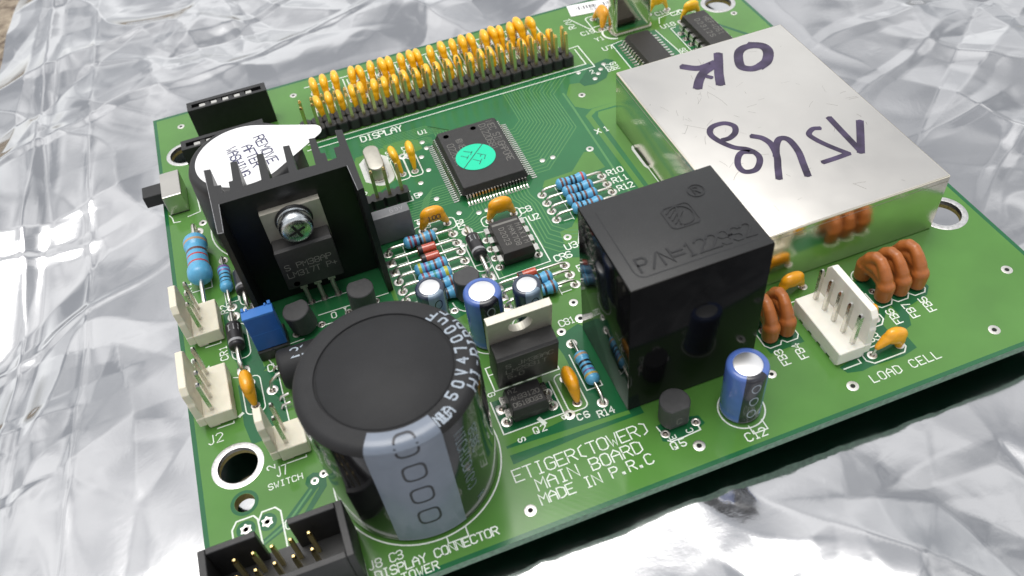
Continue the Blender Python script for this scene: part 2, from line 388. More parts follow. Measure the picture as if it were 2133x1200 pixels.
def bag_height(X, Y):
    wx = np_perlin(X, Y, 30, 11) * 7; wy = np_perlin(X, Y, 30, 12) * 7; Xw, Yw = X + wx, Y + wy
    h = np_perlin(X, Y, 85, 1) * 4.5
    rx, ry = Xw * .82 + Yw * .57, (-Xw * .57 + Yw * .82) * .42
    fold = np_perlin(rx, ry, 26, 3); h += (0.4 - np.abs(fold)) * 2.4
    rx, ry = Xw * .35 - Yw * .94, (Xw * .94 + Yw * .35) * .35
    h += np.maximum(0, .10 - np.abs(np_perlin(rx, ry, 34, 9))) * 3.2
    calm = 1 - .6 / (1 + np.exp((X + 2) / 6))                      # smoother, larger folds on the free side of the bag
    busy = np.clip(.50 + np_perlin(X, Y, 48, 21) * 1.5, .06, 1.3) * calm
    h += np_facets(X, Y, 38, 4) * 2.3 * (2 - calm) + np_facets(X, Y, 24, 14) * 1.1 * (1.3 - calm) * 1.6 + np_facets(X, Y, 17, 5) * 1.35 * busy + np_facets(X, Y, 8.5, 6) * .36 * busy + np_facets(X, Y, 4.2, 7) * .055 * busy
    # pressed flat under the board, free around it
    dx = np.maximum(np.maximum(-X, X - 142.8), 0); dy = np.maximum(np.maximum(Y, -128.6 - Y), 0); d = np.hypot(dx, dy)
    k = np.clip(d / 30, 0, 1); k = k * k * (3 - 2 * k)
    z = -5.7 + h * (.27 + .73 * k) + .9 * k
    return np.minimum(np.where(d < 14, np.minimum(z, -3.9 + d * .16), z), np.where(d < 1, -3.4, 99))
# stiff seam welded along the bag's side
def seam_x(y): return -28.5 + (y - 13) * .058
def bag_edge_x(y): return -40.1 + (y - 58.9) * .12
nx, ny = 560, 560
gx_, gy_ = np.meshgrid(np.linspace(0, 1, nx), np.linspace(-178, 125, ny))
X = bag_edge_x(gy_) + gx_ * (235 - bag_edge_x(gy_)); Y = gy_
Zh = bag_height(X, Y)
sd_ = X - seam_x(Y); Zh = Zh + .55 * np.exp(-np.abs(sd_) / 1.6) - .35 * np.exp(-((sd_ - 3.2) / 2.2) ** 2) + .25 * np.exp(-np.abs(sd_ - 13) / 1.0)
Zh = np.where(X < bag_edge_x(Y) + 10, Zh - (bag_edge_x(Y) + 10 - X) * .25, Zh)
vs = np.stack([X, Y, Zh], -1).reshape(-1, 3); idx = np.arange(nx * ny).reshape(ny, nx)
fs = np.stack([idx[:-1, :-1], idx[:-1, 1:], idx[1:, 1:], idx[1:, :-1]], -1).reshape(-1, 4)

m = bpy.data.materials.new('metallised_film'); m.use_nodes = True; t = m.node_tree; b = t.nodes['Principled BSDF']; MATS['film'] = m
b.inputs['Base Color'].default_value = (0.55, 0.552, 0.56, 1); b.inputs['Metallic'].default_value = 1; b.inputs['Roughness'].default_value = .17
co = t.nodes.new('ShaderNodeTexCoord')
def tex(sc, det, dist=0):
    n = t.nodes.new('ShaderNodeTexNoise'); n.inputs['Scale'].default_value = sc; n.inputs['Detail'].default_value = det; n.inputs['Distortion'].default_value = dist
    t.links.new(co.outputs['Object'], n.inputs['Vector']); return n
n1 = tex(1.3, 6, .6); bp = t.nodes.new('ShaderNodeBump'); bp.inputs['Strength'].default_value = .025; bp.inputs['Distance'].default_value = .12
t.links.new(n1.outputs['Fac'], bp.inputs['Height'])
n3 = tex(9, 3, .3); bp2 = t.nodes.new('ShaderNodeBump'); bp2.inputs['Strength'].default_value = .008; bp2.inputs['Distance'].default_value = .05
t.links.new(n3.outputs['Fac'], bp2.inputs['Height']); t.links.new(bp.outputs[0], bp2.inputs['Normal']); t.links.new(bp2.outputs[0], b.inputs['Normal'])
n2 = tex(1.1, 3); mr = t.nodes.new('ShaderNodeMapRange'); mr.inputs['From Min'].default_value = .3; mr.inputs['From Max'].default_value = .7
mr.inputs['To Min'].default_value = .05; mr.inputs['To Max'].default_value = .13
t.links.new(n2.outputs['Fac'], mr.inputs['Value']); t.links.new(mr.outputs[0], b.inputs['Roughness'])

me = bpy.data.meshes.new('antistatic_bag'); me.from_pydata((vs * S).tolist(), [], fs.tolist()); me.materials.append(m)
me.polygons.foreach_set('use_smooth', [True] * len(me.polygons))
bag = bpy.data.objects.new('antistatic_bag', me); COL.objects.link(bag)
bag['label'] = 'crumpled shiny silver antistatic bag spread under the green circuit board'; bag['category'] = 'bag'

m = bpy.data.materials.new('stony_ground'); m.use_nodes = True; t = m.node_tree; b = t.nodes['Principled BSDF']; MATS['ground'] = m
b.inputs['Roughness'].default_value = .85; co = t.nodes.new('ShaderNodeTexCoord')
n1 = tex(2.2, 8, .4); r_ = t.nodes.new('ShaderNodeValToRGB')
r_.color_ramp.elements[0].position = .33; r_.color_ramp.elements[0].color = (.10, .07, .05, 1)
r_.color_ramp.elements[1].position = .66; r_.color_ramp.elements[1].color = (.42, .35, .26, 1)
t.links.new(n1.outputs['Fac'], r_.inputs[0]); t.links.new(r_.outputs[0], b.inputs['Base Color'])
bp = t.nodes.new('ShaderNodeBump'); bp.inputs['Strength'].default_value = .8; bp.inputs['Distance'].default_value = .3
t.links.new(n1.outputs['Fac'], bp.inputs['Height']); t.links.new(bp.outputs[0], b.inputs['Normal'])
grd = build('ground', MB().add([(-3000, -3000, -14), (3000, -3000, -14), (3000, 3000, -14), (-3000, 3000, -14)], [(0, 1, 2, 3)]), 'ground', None, kind='structure')

# ------------------------------------------------------------------ the board
ROOT = bpy.data.objects.new('circuit_board', None); COL.objects.link(ROOT)
ROOT['label'] = 'populated green scale main board with capacitors, chips, connectors and a metal shield can'
ROOT['category'] = 'circuit board'
BW, BD = 142.8, 128.6
HOLES = [(6.5, -100.1, 3.2), (6.6, -107.1, 1.55), (5.9, -16.0, 3.2), (136.7, -98.9, 3.3), (136.5, -16.8, 3.2)]
def sheet_with_holes(outer, holes, z):
    vs = [Vector(p) for p in outer]; es = [(i, (i + 1) % len(outer)) for i in range(len(outer))]
    for c in holes:
        o = len(vs); vs += [Vector(p) for p in c]; es += [(o + i, o + (i + 1) % len(c)) for i in range(len(c))]
    v2, _, f2, *_r = delaunay_2d_cdt(vs, es, [], 0, 1e-5)
    def inside(x, y, poly):
        c = False; n = len(poly)
        for i in range(n):
            (x0, y0), (x1, y1) = poly[i], poly[i - 1]
            if (y0 > y) != (y1 > y) and x < (x1 - x0) * (y - y0) / (y1 - y0) + x0: c = not c
        return c
    keep = []
    for f in f2:
        cx, cy = sum(v2[i].x for i in f) / len(f), sum(v2[i].y for i in f) / len(f)
        if inside(cx, cy, outer) and not any(inside(cx, cy, h) for h in holes): keep.append(tuple(f))
    return [(p.x, p.y, z) for p in v2], keep
outer = [(0, 0), (0, -BD), (BW, -BD), (BW, 0)]
mb = MB(); hc = [circle(x, y, r, 36) for x, y, r in HOLES]
vt, ft = sheet_with_holes(outer, hc, 0.0)
def fix_up(vs, fs, up=True):
    r = []
    for f in fs:
        a, b_, c = (Vector(vs[i]) for i in f[:3]); n = (b_ - a).cross(c - a).z
        r.append(f if (n > 0) == up else f[::-1])
    return r
mb.add(vt, fix_up(vt, ft), 0); vb = [(x, y, -1.6) for x, y, z in vt]; mb.add(vb, fix_up(vb, ft, False), 3)
for i in range(4):
    a, c = outer[i], outer[(i + 1) % 4]; mb.add([(*a, -1.6), (*c, -1.6), (*c, 0), (*a, 0)], [(0, 1, 2, 3)], 1)
for c in hc:
    n = len(c)
    for i in range(n): a, d = c[i], c[(i + 1) % n]; mb.add([(*a, 0), (*d, 0), (*d, -1.6), (*a, -1.6)], [(0, 1, 2, 3)], 2)
BOARD = build('laminate', mb, ['mask_pour', 'laminate_edge', 'laminate_hole', 'mask_under_shaded'], label='green solder masked laminate with white printed legend')

def patch(poly, z=.010, m='mask_bare', name='bare_laminate', holes=()):
    v_, f_ = sheet_with_holes(poly, holes, z); return build(name, MB().add(v_, fix_up(v_, f_)), m, BOARD)
E_ = .75
patch(outer[::-1], .008, 'mask_bare', 'bare_rim', [[(E_, -E_), (BW - E_, -E_), (BW - E_, -BD + E_), (E_, -BD + E_)]])
def trace(pts, w=.3, z=.020, m='mask_trace', mb=None):
    mb2 = mb or MB(); mb2.strip(pts, w, lambda u, v: (u, v, z)); return mb2
# plated rings round the mounting holes
for (x, y, r), ro in zip(HOLES, (4.15, 0, 4.0, 4.35, 4.2)):
    if ro:
        rg = build('plated_ring', MB().lathe([(r - .02, -.8), (r - .02, .03), (r + .12, .05), (ro - .15, .05), (ro, .012)], 40, cap=False), 'plated_ring', BOARD, (x, y, 0), smooth=40)
patch(circle(6.6, -107.1, 2.15, 32), .010, 'mask_bare', 'bare_laminate', [circle(6.6, -107.1, 1.6, 32)])
# bare-laminate areas (no copper under the mask)
patch([(33, -25.6), (98.6, -25.6), (97.6, -30.2), (96.2, -32.2), (91.3, -31.0), (89.2, -34.4), (89.2, -39.2), (91.6, -41.4), (97.5, -41.6), (97.5, -43.3), (93.0, -43.2), (92.3, -44.6),
       (92.3, -70), (90, -70), (90, -78), (74, -82), (70.5, -80.5), (57, -83.5), (38.8, -88), (38.8, -57.5), (38.8, -50), (41, -47.5), (40, -35), (33, -31)], .010, 'mask_mid')
patch([(93.5, -31.4), (98, -26.6), (102.6, -25.6), (104, -27), (99.6, -32.6), (96.5, -33.6), (94, -33.2)], .014, 'mask_bare')          # around the four vias
patch([(84.9, -54.2), (86.6, -54.8), (86.9, -60.4), (84.2, -60.7), (83.2, -61.8), (83.2, -62), (74.3, -61.6), (73.2, -60.6), (74.3, -58.9), (80.4, -58.7)], .016, 'mask_pour', 'copper_pour')
patch([(75.2, -63.5), (76.2, -71.2), (74.2, -73.4), (71.6, -73.7), (71.2, -77.2), (74.6, -78.4), (76.8, -76), (77.6, -71), (77.4, -63.5)], .016, 'mask_pour', 'copper_pour')
patch([(52, -33.2), (54.4, -34.6), (54.6, -38), (51, -38.6), (47, -36), (47, -33.2)], .016, 'mask_pour', 'copper_pour')
patch([(38.2, -41), (40.6, -34.6), (46.8, -34.0), (47.2, -36.5), (47.2, -45), (41, -48.5)], .016, 'mask_pour', 'copper_pour')
patch([(40.2, -66.6), (40.2, -67.4), (60, -81), (60, -80)], .004, 'mask_bare')
patch(rrect(47.0, -111.3, 57.1, -104.9, .1), .012, 'mask_bare'); patch([(60.8, -97.2), (66.0, -95.6), (68.5, -99), (68.5, -116.3), (57.8, -116.3), (46.5, -116.9), (46.5, -113.5), (58.6, -112.4), (61.3, -111.5), (61.3, -101)], .014, 'mask_bare')
patch([(45.2, -113.9), (66.5, -114.9), (66.5, -115.6), (45.2, -115.2)], .018, 'mask_pour', 'copper_pour')
patch([(9.0, -64.2), (12.8, -63.4), (13.2, -66.5), (15.0, -82), (12.2, -84), (8.9, -86), (9.1, -79.6), (8.0, -77), (8.2, -66)], .014, 'mask_bare')
patch([(8.6, -84.6), (12.8, -83.2), (15.6, -84), (15.8, -97), (9.2, -97.2), (8.5, -93)], .016, 'mask_bare')
patch([(12.9, -70.0), (16, -70), (18.6, -80.5), (13.4, -82.5)], .016, 'mask_pour', 'copper_pour')
patch([(14.5, -68), (38, -67.6), (38, -81), (30, -90), (20, -90), (18.6, -80)], .015, 'mask_mid')
patch(circle(17.4, -107.6, 1.5, 8), .012, 'mask_bare')
patch([(16.2, -108.5), (17.6, -109), (12.4, -113.6), (8, -115.4), (7.6, -114.6), (11.6, -112.6)], .013, 'mask_bare')
patch([(18.5, -108.2), (19.2, -107.4), (19.0, -109.2), (15.2, -113.2), (14.4, -112.9)], .013, 'mask_bare')
build('copper_trace', trace([(16.6, -108.9), (12.4, -112.9), (8.2, -114.9)], .35), 'mask_trace', BOARD)
for x in (93.6, 96.7): patch([(x - 1.7, -111.2), (x - 1.5, -114.2), (x + 1.6, -114.2), (x + 1.7, -110.5), (x + 1, -103), (x - .6, -103)], .012 + .002 * (x > 95), 'mask_bare')
patch([(106.6, -106.5), (122.9, -106.5), (123.4, -112.4), (122.0, -113.8), (117.4, -114.8), (115.6, -118.2), (113.6, -118.7), (113.6, -122.3), (110.6, -122.9), (104.9, -122.6), (103.2, -122.8), (100.9, -122.2), (100.4, -120.8), (106.5, -119.5)], .012, 'mask_bare')
patch([(113.9, -114.0), (115.2, -113.4), (115.2, -115.6), (112.9, -118.2), (111.6, -118.2), (111.6, -116.4)], .018, 'mask_pour', 'copper_pour')
patch([(69.3, -119.2), (72, -119), (75.9, -120.0), (76.2, -121.6), (74.6, -122.2), (70.5, -123.0), (68.8, -122)], .012, 'mask_bare')
patch([(105.9, -20.6), (117.9, -20.0), (118.9, -38), (106, -38)], .012, 'mask_mid'); patch([(121, -21), (131.5, -20.6), (131.9, -40), (121.2, -40)], .012, 'mask_mid')
patch([(130.3, -21.5), (137, -33), (136.2, -33.4), (129.8, -22)], .013, 'mask_bare')
for x in (6.2, 9.4): patch(circle(x, -111.6, 1.45, 20), .012, 'mask_bare')
# trace bundles
bundle = MB()
for i in range(17):
    V = 76.6 + .63 * i; yl = -40.4 - .98 * i; yt = -28.3 - .85 * max(0, V - 81.4) if V > 81.4 else -27.2
    x0 = 73.4; hx = 1.0 + .13 * i; dia = V - x0 - hx
    trace([(x0, yl), (x0 + hx, yl), (V, yl + dia), (V, yt), (V - yt - 26.4, -26.4)], .2, mb=bundle)
build('copper_trace', bundle, 'mask_trace', BOARD, kind='stuff', label='fan of fine parallel copper traces beside the large square chip')
bundle = MB()
for i in range(12):
    yh = -31.0 - .52 * i; xe = 58.4 + .62 * i
    trace([(42.5 + .25 * i, yh + .2), (xe - 1.2, yh + .2), (xe, yh - .9), (xe, -35.6)] if yh - .9 > -35.4 else [(46 + .2 * i, yh), (56.4, yh), (57.3, yh - .8)], .2, mb=bundle)
for i in range(9): trace([(55.8, -51.2 - .72 * i), (53.0 - .35 * i, -51.2 - .72 * i), (50.2 - .35 * i, -53.8 - .72 * i), (46.9, -53.8 - .72 * i)], .2, mb=bundle)
for i in range(7): trace([(58.5 + .65 * i, -60), (58.5 + .65 * i, -61.0 - .5 * i), (57 + .3 * i, -62.4 - .6 * i), (52.4, -62.4 - .62 * i - 1.2)], .18, mb=bundle)
for i in range(6): trace([(66.6 + .72 * i, -59.8), (66.6 + .72 * i, -61.5), (67.4 + .72 * i, -63 - .3 * i), (67.4 + .72 * i, -76 + .9 * i), (69.6 + .72 * i, -78.4 + .9 * i), (75, -79.2 + .9 * i)], .24, mb=bundle)
trace([(54.8, -67), (57.9, -67.6), (58, -80.8), (67.3, -80.6)], .2, mb=bundle)
build('copper_trace', bundle, 'mask_trace', BOARD, kind='stuff')
build('copper_trace', trace([(88.7, -33.6), (88.7, -40), (88.2, -61.7), (88.2, -70)], .45), 'mask_trace', BOARD)
build('copper_trace', trace([(97.5, -42.2), (92.4, -42.2), (90.5, -43.6), (90.8, -70)], 1.15), 'mask_pour', BOARD)

# ------------------------------------------------------------------ vias and pads
via_mb = MB().lathe([(.28, -.3), (.30, .03), (.62, .035), (.70, .010)], 16, cap=False); via_mb.add([(.29 * math.cos(a), .29 * math.sin(a), .004) for a in [k * math.pi / 4 for k in range(8)]], [tuple(range(8))], 1)
VIA = None
def via(x, y, s=1.0, name='via'):
    global VIA
    if VIA is None: o = build(name, via_mb, ['solder', 'hole_dark'], BOARD, (x, y, 0), smooth=50); VIA = o
    else: o = again(VIA, (x, y, 0))
    o.scale = (s, s, 1); return o
for p in [(6.0, -5.3), (7.3, -40.6), (32.2, -5.5), (92.2, -36.0), (86.4, -53.8), (67.2, -90.9), (62.8, -96.1), (90.1, -117.7), (72.4, -75.6), (137.6, -22.5), (119.5, -8.8)]: via(*p, 1.15)
for p in [(17.4, -107.6), (18.9, -106.9)]: via(*p, .95)
for p in [(46.2, -124.9), (73.5, -124.8), (100.2, -124.6), (126.7, -124.2), (137.3, -114.6), (66.9, -94.7), (57.7, -112.0), (50.0, -38.6)]: via(*p, 1.35)
dot = MB().lathe([(.02, .09), (.35, .08), (.55, .03)], 14); dots = None
for p in [(55.1, -35.9), (55.4, -38.2), (53.6, -40.6), (53.8, -45.3), (51.2, -48.5), (52.8, -54.5), (55.7, -60.4), (59.3, -62.0), (61.0, -62.0), (76.2, -52.9), (78.5, -52.9), (47.7, -59.7), (49.9, -62.9), (50.2, -51.6),
          (101.3, -27.4), (99.9, -28.9), (98.7, -30.2), (97.3, -31.7), (94.8, -33.9 + 6), (66.6, -86.0), (53.6, -69.2)]:
    if dots is None: dots = build('solder_dot', dot, 'solder', BOARD, (*p, 0), smooth=40)
    else: again(dots, (*p, 0))
pad_mb = MB().lathe([(.2, .22), (.34, .10), (.52, .05), (.60, .085), (.80, .075), (.98, .05), (1.0, .012)], 20, mis=[1, 1, 0, 0, 0, 0])
sq_mb = MB().rbox((-.95, -.95, .01), (.95, .95, .05), .02, 1).lathe([(.2, .22), (.36, .11), (.56, .06)], 16, mi=1)
PADS = {}
def pad(x, y, s=1.0, sq=False):
    if sq not in PADS: PADS[sq] = o = build('solder_pad', sq_mb if sq else pad_mb, ['solder', 'solder_dark'], BOARD, (x, y, 0), smooth=50)
    else: o = again(PADS[sq], (x, y, 0))
    o.scale = (s, s, 1); return o
for x in (6.2, 9.4):
    st = [((.95 if k % 2 else .68) * math.cos(k * math.pi / 6), (.95 if k % 2 else .68) * math.sin(k * math.pi / 6)) for k in range(12)]
    build('solder_pad', MB().prism(st, .012, .05).lathe([(.34, .06), (.45, .10), (.6, .05)], 14), 'solder', BOARD, (x, -111.6, 0))
    build('hole', MB().lathe([(.01, .07), (.40, .07)], 14), 'hole_dark', BOARD, (x, -111.6, 0))
build('solder_pad', MB().prism([(94.74, -64.7), (94.74, -56.7), (94.3, -57.0), (94.0, -57.8), (94.0, -63.6), (94.3, -64.4)], .012, .04), 'silk_fill', BOARD)
build('slot', MB().prism([(94.56, -63.8), (94.74, -63.8), (94.74, -57.6), (94.56, -57.8)], .03, .05), 'hole_dark', BOARD)

# ------------------------------------------------------------------ white legend
def T(s, x, y, h, width=None, d='x', w=.2, rot=0): return text('silkscreen_text', s, x, y, h, width, d, w=w, rot=rot)
T('ETIGER(TOWER)', 45.8, -119.9, 2.1, 21.9, w=.2); T('MAIN BOARD', 48.5, -122.5, 2.0, 16.8, w=.2); T('MADE IN P.R.C', 48.1, -124.8, 1.7, 17.9, w=.2)
T('LOAD CELL', 103.5, -125.4, 1.45, 12.2, w=.17); T('J8 C3', 22.0, -124.8, 1.3, 4.9, w=.18); T('DISPLAY CONNECTOR', 22.6, -126.6, 1.3, 18.1, w=.2); T('TOWER', 26.0, -128.2, 1.2, 5.2, w=.18)
T('J7', 12.1, -104.7, 1.75, 1.9, w=.17); T('SWITCH', 10.5, -106.5, 1.0, 5.2, w=.15); T('J2', 2.6, -94.6, 1.7, 2.3, w=.17); T('1', 4.0, -79.6, 1.3, w=.2)
T('DISPLAY', 43.1, -30.0, 1.95, 9.3, w=.28); T('U1', 55.2, -33.2, 1.3, 1.9); T('X1', 89.7, -50.0, 1.5, 2.8, w=.24); T('2', 97.3, -29.6, 1.3)
for k, s in enumerate(('R10', 'R11', 'R12')): T(s, 86.5, -63.1 - 2.54 * k, 1.5, 3.2, w=.25)
T('U3', 71.0, -78.7, 1.5, 2.2, w=.24); T('U2', 67.7, -68.6, 1.5, 1.95, w=.24); T('C8', 66.7, -65.9, 1.5, 2.2, w=.24); T('CR6', 68.1, -80.6, 1.5, 3.2, w=.24); T('R7', 71.0, -84.6, 1.5, 2.4, w=.24)
T('CR8', 55.7, -65.0, 1.4, 2.7, 'y', w=.24); T('CR1', 7.8, -78.1, 1.25, 3.1, 'y', w=.2); T('C81', 63.1, -95.1, 1.35, 2.75, w=.2); T('Q2', 51.4, -113.2, 1.15, 1.95, w=.2)
T('C6', 58.6, -113.6, 1.1, 1.85, w=.22); T('R14', 61.8, -114.4, 1.2, 2.6, w=.22); T('Q5', 69.6, -124.0, 1.25, 2.2, w=.2); T('C12', 80.5, -127.1, 1.4, 3.2, w=.2)
T('E', 71.0, -122.3, 1.0, d='y', w=.16); T('C', 73.9, -122.2, 1.0, d='y', w=.16); T('S', 48.6, -113.0, 1.1, d='-y', w=.2); T('G', 47.0, -103.2, 1.1, d='-y', w=.2); T('D', 56.4, -111.8, 1.1, d='-y', w=.2)
for s, x in (('FB3', 94.0), ('FB4', 97.2), ('FB6', 114.9), ('FB7', 118.1), ('FB5', 121.3)): T(s, x, -117.1, 1.3, 3.0, 'y', w=.2)
T('J6', 97.6, -107.4, 1.4, 2.0, w=.2); T('C33', 106.6, -118.6, 1.4, 3.0, w=.2); T('C19', 101.6, -14.4, 1.5, 3.2, w=.22); T('Y1', 103.6, -18.2, 1.5, 2.1, w=.22); T('U7', 103.6, -22.6, 1.5, 2.3, w=.22)
T('C18', 121.0, -14.9, 1.5, 3.2, w=.22); T('C20', 124.2, -16.7, 1.5, 3.1, w=.22); T('U18', 119.7, -20.6, 1.5, 3.4, w=.22); T('R/N', 101.6, -10.4, 1.6, 4.0, 'y', w=.24); T('R19', 103.9, -30.6, 1.3, 2.8, 'y', w=.22); T('R27', 102.4, -30.6, 1.3, 2.8, 'y', w=.22)
T('R26', 120.4, -33.2, 1.3, 3.0, 'y', w=.22); T('C16', 48.2, -38.2, 1.3, 2.6, 'y', w=.24); T('C17', 51.8, -38.2, 1.3, 2.6, 'y', w=.24); T('5', 49.0, -52.6, 1.4, w=.22); T('2', 39.4, -47.6, 1.4, w=.22); T('T', 47.0, -60.4, 1.6, w=.2); T('C9', 48.0, -61.8, 1.3, 1.6, w=.2)
T('O', 26.7, -76.7, 1.35, w=.2); T('I', 28.9, -76.6, 1.35, w=.2); T('6', 19.4, -81.3, 1.35, w=.2); T('CHP', 14.0, -83.9, 1.5, 2.9, w=.24); T('R1', 3.3, -58.9, 1.25, 2.2, 'y', w=.2); T('R2', 9.1, -67.2, 1.2, 2.0, 'y', w=.2); T('C2', 11.0, -97.2, 1.4, 2.0, w=.2)
T('2', 12.0, -103.0, 1.2, d='y', w=.18)
# outlines
line([(1.6, -75.6), (1.6, -77.4), (2.6, -77.4)], .2); line([(1.6, -78.6), (2.9, -78.6)], .2); line([(1.7, -80.2), (2.7, -80.2), (2.7, -79.4)], .2)
line([(94.5, -64.6), (94.5, -71)], .2)
line([(97.7, -18.9), (97.7, -25.45), (32.0, -25.6)], .26); line([(95.5, -18.0), (98.9, -17.8), (99.1, -27.3), (31.5, -27.5)], .26); line([(30.9, -24), (30.9, -17.5), (33, -17.5)], .3)
for k in range(22): line([(36.6 + 2.57 * k, -4.6), (36.6 + 2.57 * k, -12.6)], .26); line([(37.5 + 2.57 * k, -5.2), (37.5 + 2.57 * k, -12.0)], .26, .044)
for k in range(23): line([(36.0 + 2.57 * k, -12.9), (36.0 + 2.57 * k, -19.4)], .26); line([(38.0 + 2.57 * k, -13.1), (38.0 + 2.57 * k, -19.2)], .22, .044)
line([(35.2, -3.8), (93.1, -3.7), (93.1, -13)], .28, .036)
line([(1.0, -35.4), (1.5, -36.4), (1.7, -38.0), (3.0, -38.2)], .22); line([(4.6, -37.4), (7.2, -36.9), (7.0, -31.5)], .22)
line(arc(20.3, -45.0, 11.7, 150, 280), .26)
line([(3.4, -59.4), (7.1, -59.5), (7.2, -47.2)], .2); line([(9.1, -57.4), (9.1, -65.0), (11.4, -65.0), (11.4, -57)], .16)
line(rounded(8.55, -79.0, 11.75, -70.8, 1.2), .2, closed=True); line([(8.7, -77.0), (9.4, -77.0)], .5); line(rounded(11.6, -66.8, 14.8, -59.5, 1.2), .2, closed=True)
line(rounded(9.2, -91.4, 12.4, -83.6, 1.0), .2, closed=True); line([(15.5, -84.8), (15.6, -95.4), (22, -95.6)], .2); line([(15.5, -84.0), (14.2, -80.6)], .2)
for y in (-73.9, -91.9): line([(4.3, y), (7.0, y), (7.0, y + .4)], .2)
line([(13.9, -102.9), (17.0, -102.9), (17.0, -102.6)], .18); line([(8.0, -91.0), (8.6, -90.6)], .5); line([(8.1, -82.6), (8.9, -82.9)], .2)
line([(4.2, -116), (4.2, -111), (5.0, -109.8), (7.6, -109.8), (8.1, -110.6), (8.3, -117)], .26); line([(8.2, -111), (8.9, -109.7), (10.9, -109.7), (11.6, -110.6), (11.6, -117.4)], .26, .044); T('C', 11.9, -114.0, 1.5, w=.2)
line(circle(32.8, -111.2, 12.95, 72), .24, closed=True); line([(33.6, -124.1), (33.6, -125.2), (36.6, -125.2), (36.6, -123.7)], .2, .046); line([(21.4, -117.6), (21.6, -128.4)], .2)
line([(21.4, -70.6), (21.4, -72.6)], .22); line([(21.4, -71.6), (32.0, -71.6)], .2); line([(32.0, -70.6), (32.0, -72.6)], .22); line([(24.5, -74.9), (37.5, -75.0)], .2); line([(25.0, -77.6), (30.6, -77.7)], .22); line([(18.4, -79.3), (21, -79.2)], .2); line(arc(22, -78.8, 3.0, 215, 290, 10), .22)
for y, a, b_ in [(-65.5, 39.9, 52.9), (-68.1, 39.9, 52.9), (-70.6, 39.9, 52.9), (-73.2, 39.9, 52.9), (-75.8, 39.9, 52.9), (-78.3, 39.9, 52.9), (-80.8, 39.9, 52.9), (-62.7, 72.3, 85.2), (-65.3, 72.3, 85.2), (-67.8, 72.3, 85.2), (-70.4, 72.3, 85.2), (-82.1, 56.2, 69.2), (-84.6, 56.2, 69.2), (-87.1, 56.2, 69.2)]:
    line([(a + 1.2, y - .9), (a + 3.1, y - .9)], .2); line([(b_ - 3.1, y - .9), (b_ - 1.2, y - .9)], .2); line([(a + 3.1, y + .9), (a + 3.1, y - 1.3)], .16, .048); line([(b_ - 3.1, y + .9), (b_ - 3.1, y - 1.3)], .16, .048)
line([(58.3, -67.4), (57.0, -67.2), (57.1, -80.2), (67.2, -80.0), (67.1, -67.2), (65.8, -67.2)], .22); line(rounded(54.0, -77.2, 57.0, -69.0, 1.2), .22, closed=True); line([(54.2, -75.4), (56.8, -75.4)], .2, .048)
line(rounded(58.9, -66.6, 66.8, -63.7, 1.0), .22, closed=True); line(rounded(46.0, -63.9, 54.3, -60.8, 1.0), .22, closed=True)
line(rounded(47.1, -46.0, 49.8, -38.6, .8), .26, closed=True); line(rounded(49.9, -46.0, 52.6, -38.6, .8), .26, .046, closed=True); line([(38.1, -52.9), (48.4, -52.9), (48.4, -51.6)], .22); line([(44.5, -50.0), (48.5, -50.0)], .2)
line([(46.9, -104.9), (46.9, -111.4), (57.0, -111.4), (57.0, -104.8)], .22); line([(49.9, -98.2), (48.3, -98.2), (48.3, -103.2), (59.5, -103.2), (59.5, -101)], .22); line([(48.3, -99.8), (50, -99.8)], .2, .048); line([(53.0, -110.9), (53.5, -112.0)], .7, .05)
line(rounded(57.9, -111.8, 61.1, -104.2, .9), .22, closed=True); line([(62.1, -101.2), (62.0, -108.9), (64.7, -108.9), (64.7, -108)], .2); line(circle(58.5, -92.9, 3.3, 48), .22, closed=True); line(circle(51.2, -92.1, 3.65, 48), .22, closed=True); line(arc(50.9, -82.2, 3.3, 180, 330), .22); line(circle(43.7, -87.0, 3.0, 40), .2, closed=True)
line(circle(82.5, -121.5, 3.58, 56), .24, closed=True); line([(81.9, -124.7), (81.9, -126.2), (84.3, -126.2), (84.3, -124.4)], .2, .046); line([(75.0, -121.6), (75.0, -122.4), (72, -122.6), (70.0, -122.6), (69.6, -122.2)], .22); line([(69.1, -119.4), (69.3, -120.6)], .2)
for x in (93.6, 96.7, 114.6, 117.8, 121.1): line([(x - 1.6, -109.5), (x - 1.6, -112.4), (x - 1.0, -113.2), (x + .9, -113.2), (x + 1.5, -112.5), (x + 1.5, -111.4)], .2); line(arc(x, -106.0, 1.6, 0, 180, 8), .2)
line(rrect(104.9, -122.3, 112.2, -119.4, .9), .22, closed=True); line(rrect(105.2, -116.2, 112.4, -113.4, .9), .22, .046, closed=True); line([(100.8, -121.4), (103.9, -121.4), (103.9, -120.6)], .22); line([(99.4, -106.2), (103.0, -106.2), (106.9, -106.2), (106.9, -112)], .2)
line([(109.0, -20.6), (106.2, -21.1), (106.1, -37)], .24); line([(117.9, -20.4), (118.7, -30), (118.7, -38)], .24); line([(122.6, -21.4), (121.4, -21.4), (121.2, -40)], .24); line([(101.5, -6.0), (104.2, -12.4), (107.5, -12.2), (112, -12)], .24); line(rounded(105.0, -14.8, 108.2, -7.5, .9), .24, .046, closed=True); line(arc(108.9, -16.5, 2.8, 120, 260, 14), .5); line([(116, -9.5), (137, -8.5)], .24); line([(120, -18.2), (121, -16), (127, -15), (130, -18)], .22)
line([(66.9, -96.4), (67.4, -98.6)], .2); line([(76.0, -73.5), (75, -75), (73.6, -78)], .24)
patch(rrect(40.8, -44.6, 46.9, -35.6, 1.4), .030, 'silk_fill', 'silkscreen_outline'); patch(circle(44.4, -43.4, 2.5, 32), .034, 'silk_fill', 'silkscreen_outline')

